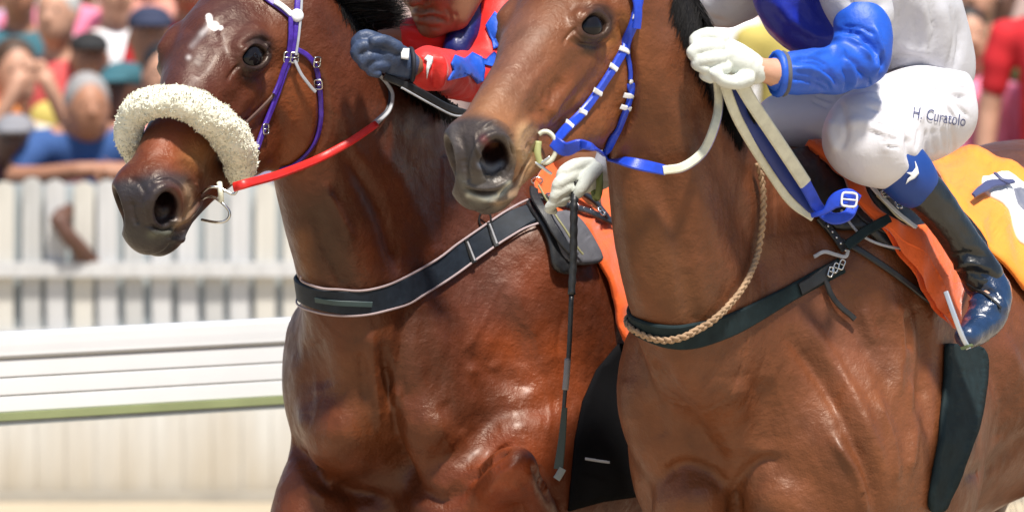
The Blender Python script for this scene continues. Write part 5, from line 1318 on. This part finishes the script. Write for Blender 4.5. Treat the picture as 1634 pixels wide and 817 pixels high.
# ---------------------------------------------------------------- ground, rail, fence, crowd
def box(cx, cy, cz, sx, sy, sz, bev=0.0):
    bm = bmesh.new(); bmesh.ops.create_cube(bm, size=1.0)
    for v in bm.verts: v.co = (cx + v.co.x * sx, cy + v.co.y * sy, cz + v.co.z * sz)
    if bev: bmesh.ops.bevel(bm, geom=bm.edges[:], offset=bev, segments=2, affect='EDGES')
    me = bpy.data.meshes.new('box'); bm.to_mesh(me); bm.free(); return me
dirt = mat('track_dirt', (0.42, 0.35, 0.25), rough=0.95, var=0.22, vscale=0.9, bump=6, bscale=14, bump2=20, b2scale=2.5)
bm = bmesh.new(); bmesh.ops.create_grid(bm, x_segments=60, y_segments=60, size=1500)
for v in bm.verts:
    v.co.x = math.copysign(abs(v.co.x / 1500) ** 3 * 1500, v.co.x); v.co.y = math.copysign(abs(v.co.y / 1500) ** 3 * 1500, v.co.y)
me = bpy.data.meshes.new('ground'); bm.to_mesh(me); bm.free()
obj('ground', me, dirt, kind='structure')

# running rail
pvc = mat('white_pvc', (0.80, 0.81, 0.82), rough=0.38, var=0.03, vscale=3, bump=0.15, bscale=40)
green_pvc = mat('green_strip', (0.27, 0.31, 0.15), rough=0.6, var=0.12, vscale=4)
grey_pvc = mat('grey_lip', (0.42, 0.46, 0.46), rough=0.5, var=0.1)
RY = 1.8
A0 = P(0, 531, RY); zt = A0[2]
ys_ = np.linspace(1.4, 4.0, 400); A1 = P(460, 508, ys_[np.argmin([abs(P(460, 508, y)[2] - zt) for y in ys_])])
rd = unit(V(A1[0] - A0[0], A1[1] - A0[1], 0)); rn = V(rd[1], -rd[0], 0); rn = rn if rn[1] < 0 else -rn
sc_ = FPX / (DIST + RY)
rail = root('running_rail', 'white ribbed plastic running rail with a green strip beside the dark horse', 'rail')
def rail_piece(name, y0, y1, depth, mt, off=0.0, rnd=0.012):
    a, b = zt - (y0 - 531) / sc_, zt - (y1 - 531) / sc_
    bm = bmesh.new(); bmesh.ops.create_cube(bm, size=1.0)
    L0, L1 = -4.0, 9.0
    for v in bm.verts:
        q = A0 + rd * (L0 if v.co.x < 0 else L1) + rn * (off + (depth / 2 if v.co.y > 0 else -depth / 2))
        v.co = (q[0], q[1], a if v.co.z > 0 else b)
    bmesh.ops.bevel(bm, geom=[e for e in bm.edges if abs((e.verts[0].co - e.verts[1].co).normalized().dot(Vector(rd))) > .9], offset=rnd, segments=4, affect='EDGES')
    me = bpy.data.meshes.new(name); bm.to_mesh(me); bm.free(); me.polygons.foreach_set('use_smooth', [True] * len(me.polygons))
    o = obj(name, me, mt, rail)
    return o
rail_piece('rail_board', 531, 570.5, .09, pvc, 0, .020); rail_piece('rail_board', 572, 600.5, .085, pvc, 0, .007); rail_piece('rail_board', 602, 629.5, .085, pvc, 0, .007); rail_piece('rail_board', 631, 656, .085, pvc, 0, .007)
rail_piece('green_strip', 656.5, 669, .085, green_pvc, .006, .003); rail_piece('bottom_lip', 669.5, 677, .09, grey_pvc, 0, .003); rail_piece('rail_core', 536, 672, .05, mat('grey_core', (.25, .26, .26), .7), -.005, .002)
for L in (-3.2, 0.95 + .35, 4.4, 7.6):
    q = A0 + rd * L - rn * .02
    tube('rail_post', [V(q[0], q[1], zt - .10), V(q[0] - rn[0] * .25, q[1] - rn[1] * .25, zt - .28), V(q[0] - rn[0] * .32, q[1] - rn[1] * .32, .5), V(q[0] - rn[0] * .32, q[1] - rn[1] * .32, -.05)], .035, pvc, rail)

# picket fence
FY_ = 12.6
ftop = P(817, 287, FY_)[2]; frail = P(817, 430, FY_)[2]; wtop = P(817, 545, FY_)[2]
white_wood = mat('weathered_white_wood', (0.53, 0.53, 0.53), rough=0.7, var=0.14, vscale=5, stretch=(6, 6, 1), bump=1, bscale=60)
def dirty_wall():
    m = mat('stained_cream_boards', (0.62, 0.61, 0.575), rough=0.85, var=0.14, vscale=3, stretch=(5, 5, 0.8), bump=1, bscale=60)
    nt = m.node_tree; L = nt.links; b = nt.nodes['Principled BSDF']; src = b.inputs['Base Color'].links[0].from_socket
    tc = node(nt, 'ShaderNodeNewGeometry'); sx = node(nt, 'ShaderNodeSeparateXYZ'); L.new(tc.outputs['Position'], sx.inputs[0])
    nz = node(nt, 'ShaderNodeTexNoise', i_Scale=3.2, i_Detail=5.0); mp = node(nt, 'ShaderNodeMapping'); mp.inputs['Scale'].default_value = (2.2, 1, .5); L.new(tc.outputs['Position'], mp.inputs[0]); L.new(mp.outputs[0], nz.inputs['Vector'])
    ma = node(nt, 'ShaderNodeMath', operation='MULTIPLY_ADD'); ma.inputs[1].default_value = 0.55; ma.inputs[2].default_value = 0.0; L.new(nz.outputs[0], ma.inputs[0])
    sb = node(nt, 'ShaderNodeMath', operation='SUBTRACT'); L.new(ma.outputs[0], sb.inputs[0]); L.new(sx.outputs[2], sb.inputs[1])
    mr = node(nt, 'ShaderNodeMapRange'); mr.inputs[1].default_value = -0.12; mr.inputs[2].default_value = 0.34; L.new(sb.outputs[0], mr.inputs[0])
    mx = node(nt, 'ShaderNodeMix', data_type='RGBA'); L.new(mr.outputs[0], mx.inputs[0]); L.new(src, mx.inputs[6]); mx.inputs[7].default_value = (0.44, 0.37, 0.27, 1)
    L.new(mx.outputs[2], b.inputs['Base Color'])
    return m
wall_mat = dirty_wall()
fence = root('picket_fence', 'white picket fence on a low stained board wall between the track and the crowd', 'fence')
sp = 42.0 / (FPX / (DIST + FY_)); nP = 84; x0 = P(5, 300, FY_)[0] - 24 * sp
pm = []
for k_ in range(3):
    bm = bmesh.new(); w = sp * (0.74, 0.70, 0.77)[k_] / 2; hgt = ftop - wtop + (0, .008, -.006)[k_]
    prof = [(-w, -.06), (w, -.06), (w, hgt - w * .8)] + [(w * math.cos(a), hgt - w * .8 + w * .8 * math.sin(a)) for a in np.linspace(.35, math.pi - .35, 6)] + [(-w, hgt - w * .8)]
    vs = [bm.verts.new((a, 0, b)) for a, b in prof]; f_ = bm.faces.new(vs)
    r_ = bmesh.ops.extrude_face_region(bm, geom=[f_]); 
    for v in [g for g in r_['geom'] if isinstance(g, bmesh.types.BMVert)]: v.co.y += .022
    bmesh.ops.recalc_face_normals(bm, faces=bm.faces[:])
    me = bpy.data.meshes.new('picket'); bm.to_mesh(me); bm.free(); me.materials.append((white_wood, mat('greyer_white_wood', (0.45, 0.45, 0.44), .75, var=.16, vscale=5, stretch=(6, 6, 1)), mat('cream_white_wood', (0.56, 0.54, 0.49), .7, var=.12, vscale=5, stretch=(6, 6, 1)))[k_]); pm.append(me)
for i in range(nP):
    o = obj('picket', pm[int(rng.integers(0, 3))], None, fence); o.location = (x0 + i * sp + rng.normal(0, .002), FY_ + rng.normal(0, .002), wtop); o.rotation_euler = (rng.normal(0, .01), rng.normal(0, .008), 0)
X0, X1 = x0 - .1, x0 + nP * sp
for z_, h_ in ((frail, .055), (wtop + .02, .05)): obj('fence_rail', box((X0 + X1) / 2, FY_ - .022, z_, X1 - X0, .035, h_, .004), white_wood, fence)
obj('backing_panel', box((X0 + X1) / 2, FY_ + .04, (wtop + ftop) / 2, X1 - X0, .02, ftop - wtop - .03), mat('pale_backing', (.34, .38, .40), .8, var=.35, vscale=2.5, stretch=(4, 1, .4)), fence)
i = 0; x = X0
pw = 0.105
bmesh_plank = [box(0, 0, wtop / 2 - .02, pw - .0012, .03, wtop + .03, .001) for _ in range(1)]
for me in bmesh_plank: me.materials.append(wall_mat)
while x < X1:
    o = obj('wall_board', bmesh_plank[0], None, fence); o.location = (x, FY_ + .02 + rng.normal(0, .0025), rng.normal(0, .004)); x += pw
obj('wall_backing', box((X0 + X1) / 2, FY_ + .06, wtop / 2 - .03, X1 - X0, .03, wtop - .01), wall_mat, fence)
for k_ in range(5):
    obj('fence_post', box(P(408, 300, FY_)[0] + (k_ - 1) * 1.05, FY_ + .14, (ftop + .0) / 2 - .03, .09, .09, ftop - .02, .006), white_wood, fence)
obj('kerb', box(0, FY_ - .05, .01, 40, .06, .05, .01), mat('concrete', (.36, .33, .28), .9, var=.15, vscale=4, bump=2, bscale=50), kind='structure')

# backdrop: stand wall behind the crowd
wallb = root('stand_wall', 'pale wall of the stand far behind the spectators', 'wall')
wm = mat('stand_plaster', (.48, .36, .34), .9, var=.3, vscale=.8)
obj('wall_face', box(0, 19.0, 1.6, 26, .3, 3.4), wm, wallb)
for k_ in range(9): obj('pillar', box(-8 + 2 * k_ + .05, 18.6, 1.6, .22, .3, 3.4, .01), mat('white_plaster', (.78, .78, .80), .8), wallb)

hair_mats = {'grey': mat('grey_hair', (.28, .27, .27), .7, var=.3, vscale=60), 'black': mat('dark_hair', (.012, .010, .010), .5), 'silver': mat('silver_hair', (.5, .5, .48), .7), 'brown': mat('brown_hair', (.06, .03, .015), .6)}
skins = {'light': mat('spectator_light_skin', (.50, .27, .18), .55, var=.08, sss=0), 'tan': mat('spectator_tan_skin', (.36, .17, .10), .55, var=.08), 'dark': mat('spectator_dark_skin', (.10, .045, .03), .5, var=.08)}
def cl(name, c):
    c = tuple(x * (0.8 if max(c) < .77 else 1) for x in c)
    return mat('cloth_' + name, c, .85, var=.12, vscale=6, bump2=6, b2scale=9)
COLS = dict(blue=(.035, .10, .30), coral=(.72, .10, .10), white=(.78, .78, .80), maroon=(.14, .05, .06), teal=(.04, .15, .19), red=(.70, .02, .03), pink=(.80, .22, .35), yellow=(.62, .50, .13), grey=(.30, .30, .33), navy=(.03, .04, .09),
            lilac=(.42, .36, .55), salmon=(.75, .33, .25), green=(.10, .28, .10), cream=(.70, .66, .55), black=(.02, .02, .022), orange=(.75, .25, .06))
def spectator(px, py, y, label, skn='tan', hair='black', shirt='white', trousers='navy', arms='down', cap=None, face=0.0, s=1.0, lean=0.0, hh=0.016, group='spectators behind the fence'):
    hc = P(px, py, y); s = s * 1.0
    base = V(hc[0] + 0, hc[1] + lean, 0)
    H_ = hc[2]; k = H_ / 1.60                                     # head centre to ground
    f = V(math.sin(face), -math.cos(face), 0); r = V(math.cos(face), math.sin(face), 0); up = V(0, 0, 1)
    def q(a, b, c_, hgt=None):                                    # right, forward, up (from the head centre)
        if arms in ('lean', 'over') and c_ < -.15: c_ += .11
        return hc + r * a * s + f * b * s + up * c_ * s + V(0, lean * min(1, max(0, -c_) / .6), 0)
    R_ = root('person', label, 'person', group=group)
    S = Sdf()
    S.ell(hc, V(.075, .092, .110) * s, (r, f, up), .02); S.ell(q(0, .03, -.06), V(.055, .06, .06) * s, (r, f, up), .03)
    S.cone(q(0, .090, .01), q(0, .108, -.02), .008, .014, .01); S.cone(q(-.025, .085, -.055), q(.025, .085, -.055), .006, .006, .012)
    for w in (-1, 1): S.ell(q(.074 * w, 0, -.01), V(.01, .02, .03), k=.01); S.ell(q(.03 * w, .092, .012), V(.018, .014, .010), k=.01, sub=True)
    S.cone(q(0, -.02, -.08), q(0, -.03, -.20), .052 * s, .058 * s, .03)
    S.chain([(*q(-.17, -.02, -.25), .055), (*q(0, -.03, -.21), .06), (*q(.17, -.02, -.25), .055)], .03)
    S.cone(q(0, -.02, -.35), q(0, -.02, -.75), .12, .11, .05, squash=f, f=.75)
    if arms == 'lean': A = [[q(-.19, 0, -.25), q(-.29, .10, -.36), q(-.10, .30, -.33), q(.06, .32, -.33)], [q(.19, 0, -.25), q(.29, .10, -.36), q(.16, .31, -.33), q(.02, .36, -.34)]]
    elif arms == 'up': A = [[q(-.19, 0, -.25), q(-.26, .16, -.42), q(-.10, .26, -.12), q(-.05, .26, -.02)], [q(.19, 0, -.25), q(.26, .16, -.42), q(.10, .26, -.12), q(.05, .26, -.02)]]
    elif arms == 'over': A = [[q(-.19, 0, -.25), q(-.22, .10, -.44), q(-.14, .27, -.42), q(-.04, .30, -.42)], [q(.19, 0, -.25), q(.26, .30, -.34), q(.20, .62, -.40), q(.29, .64, -.52)]]
    else: A = [[q(-.19, 0, -.25), q(-.24, 0, -.50), q(-.24, .06, -.74), q(-.22, .08, -.84)], [q(.19, 0, -.25), q(.24, 0, -.50), q(.24, .06, -.74), q(.22, .08, -.84)]]
    for a in A:
        S.chain([(*a[0], .050), (*a[1], .042), (*a[2], .030), (*a[3], .030)], .02, smooth=2)
        d = unit(a[3] - a[2]); sd_ = unit(np.cross(d, f) + 1e-4)
        for j in range(4): S.cone(a[3] + sd_ * (.012 * (j - 1.5)), a[3] + d * (.085 - .008 * abs(j - 1.5)) + sd_ * (.016 * (j - 1.5)), .010, .008, .006)
        S.cone(a[3] + sd_ * .02, a[3] + sd_ * .05 + d * .03, .010, .009, .008)
    hipz = -.72
    for w in (-1, 1):
        g0 = q(.09 * w, -.02, hipz); S.chain([(*g0, .10), (g0[0], g0[1], .48 * k, .065), (g0[0], g0[1] + .02, .08, .045), (g0[0] + f[0] * .14, g0[1] + f[1] * .14, .04, .035)], .03, smooth=2)
    v, fc_ = S.mesh(hh); obj('body', new_mesh('spectator_body', v, fc_), skins[skn], R_)
    S = Sdf()
    S.chain([(*q(-.16, -.02, -.255), .070), (*q(0, -.03, -.235), .075), (*q(.16, -.02, -.255), .070)], .03)
    S.cone(q(0, -.02, -.34), q(0, -.02, -.80), .150, .145, .06, squash=f, f=.78)
    for a in A: S.chain([(*a[0], .066), (*(a[0] * .35 + a[1] * .65), .060)], .03, smooth=2)
    v, fc_ = S.mesh(hh); n_ = vertex_normals(v, fc_); v = v + n_ * np.array([.006 * noise.noise(Vector(p) * 10) for p in v.tolist()])[:, None]
    obj('shirt', new_mesh('shirt', v, fc_), cl(shirt, COLS[shirt]), R_)
    S = Sdf(); S.cone(q(-.06, -.02, -.82), q(.06, -.02, -.82), .13, .13, .03)
    for w in (-1, 1):
        g0 = q(.09 * w, -.02, hipz - .05); S.chain([(*g0, .115), (g0[0], g0[1], .48 * k, .082), (g0[0], g0[1] + .02, .12, .070)], .03, smooth=2)
    v, fc_ = S.mesh(hh); obj('trousers', new_mesh('trousers', v, fc_), cl(trousers, COLS[trousers]), R_)
    S = Sdf()
    if cap:
        S.ell(q(0, -.01, .05), V(.082, .100, .060) * s, (r, f, up), .02); S.ell(q(0, .105, .045), V(.07, .07, .012) * s, (r, f, up), .015)
        S.ell(q(0, .0, -.055), V(.12, .14, .075) * s, (r, f, up), .01, True); v, fc_ = S.mesh(.010); obj('cap', new_mesh('cap', v, fc_), cl(cap, COLS[cap]), R_)
    else:
        S.ell(q(0, -.022, .03), V(.084, .094, .100) * s, (r, f, up), .02); S.ell(q(0, .11, -.045), V(.10, .10, .105) * s, (r, f, up), .02, True); v, fc_ = S.mesh(.010)
        obj('hair', new_mesh('hair', v, fc_), hair_mats[hair], R_)
    for w in (-1, 1):
        e = disc('eye', q(.03 * w, .078, .012), f, .008, .003, goggle_mat, R_, seg=8)
    return R_
crowd = [
    (140, 172, 12.98, 'grey haired man in a blue shirt leaning on the fence near the fleece noseband', 'tan', 'grey', 'blue', 'grey', 'lean', None, .25, 1.0, .25),
    (24, 226, 13.0, 'man in a grey cap and maroon shirt at the left edge behind the fence', 'dark', 'black', 'maroon', 'navy', 'over', 'grey', 0.0, .92, .22),
    (196, 148, 13.7, 'man in a teal cap behind the grey haired man', 'dark', 'black', 'lilac', 'navy', 'down', 'teal', -.5, 1.05, 0),
    (90, 22, 14.3, 'silver haired person in a coral shirt high in the crowd', 'light', 'silver', 'coral', 'grey', 'down', None, -.3, 1.0, 0),
    (24, 118, 13.8, 'person in a cream top shading the eyes with both hands at the left', 'light', 'brown', 'cream', 'navy', 'up', None, .3, 1.05, 0),
    (143, 92, 14.2, 'man in a black cap between the coral shirt and the teal cap', 'tan', 'black', 'yellow', 'navy', 'down', 'black', .2, .9, 0),
    (240, 58, 14.0, "brown faced man in a navy cap and white shirt beside the dark horse's forehead", 'tan', 'black', 'white', 'grey', 'down', 'navy', .1, 1.05, 0),
    (30, -20, 15.0, 'person in a teal shirt at the top left corner', 'tan', 'black', 'teal', 'navy', 'down', None, 0, 1.0, 0),
    (300, -35, 15.0, "person in a red shirt seen above the dark horse's forehead", 'tan', 'black', 'red', 'black', 'down', None, -.2, 1.0, 0),
    (185, -20, 15.6, 'person in a white shirt behind the coral shirt', 'light', 'black', 'white', 'navy', 'down', None, .3, 1.0, 0),
    (1560, -10, 13.6, 'person with green sleeves behind the white silks of the rider', 'light', 'brown', 'green', 'navy', 'down', None, -.3, .9, 0),
    (1688, -62, 13.1, 'person in a bright red dress shirt at the right edge', 'light', 'black', 'red', 'red', 'down', None, -.4, 1.1, 0),
    (1545, 60, 13.4, 'short person in a pink top beside the red shirt at the right', 'light', 'black', 'pink', 'black', 'down', None, .2, .9, 0),
    (1275, -42, 13.9, 'person in a yellow shirt seen between the two arms of the blue silks', 'tan', 'black', 'yellow', 'grey', 'down', None, 0, 1.0, 0),
    (1160, -42, 14.5, 'person in a white shirt just beside the yellow shirt', 'tan', 'brown', 'white', 'grey', 'down', None, 0, 1.0, 0),
    (420, -30, 14.6, 'person in a lilac shirt hidden behind the dark horse head', 'light', 'black', 'lilac', 'navy', 'down', None, .1, 1.0, 0),
    (-70, 80, 13.7, 'person in an orange shirt just past the left edge', 'tan', 'black', 'orange', 'navy', 'down', None, .1, 1.0, 0),
    (1700, 20, 13.6, 'person in a navy shirt just past the right edge', 'tan', 'black', 'navy', 'black', 'down', None, .1, 1.0, 0),
    (260, 120, 13.5, 'person in a salmon shirt directly behind the fleece noseband', 'light', 'black', 'salmon', 'navy', 'down', None, .1, .95, 0),
    (95, -60, 15.8, 'tall person in a pink shirt at the back of the crowd', 'light', 'brown', 'pink', 'grey', 'down', None, 0, 1.0, 0),
    (245, -70, 16.2, 'tall person in a salmon shirt at the back of the crowd', 'tan', 'black', 'salmon', 'grey', 'down', None, 0, 1.0, 0),
    (-20, -50, 16.2, 'tall person in a lilac shirt at the back left of the crowd', 'tan', 'black', 'lilac', 'grey', 'down', None, 0, 1.0, 0),
    (62, 40, 16.8, 'person in a navy shirt and white cap deep in the crowd at the left', 'dark', 'black', 'navy', 'grey', 'down', 'white', .2, 1.0, 0),
    (122, -8, 17.2, 'person in a cream shirt and red cap deep in the crowd', 'tan', 'black', 'cream', 'navy', 'down', 'red', 0, 1.0, 0),
    (212, 22, 17.0, 'person in a maroon shirt and grey cap deep in the crowd', 'light', 'black', 'maroon', 'grey', 'down', 'grey', -.2, 1.0, 0),
    (276, 22, 16.6, "person in a white shirt and black cap close to the dark horse's brow", 'tan', 'black', 'white', 'navy', 'down', 'black', .1, 1.0, 0),
    (-5, 36, 17.4, 'person in a green shirt at the back of the crowd at the left edge', 'tan', 'black', 'green', 'grey', 'down', None, .1, 1.0, 0),
    (1592, -6, 16.6, 'person in a lilac shirt behind the red shirts at the right', 'dark', 'black', 'lilac', 'grey', 'down', None, .1, 1.0, 0),
]
for c_ in crowd: spectator(*c_)
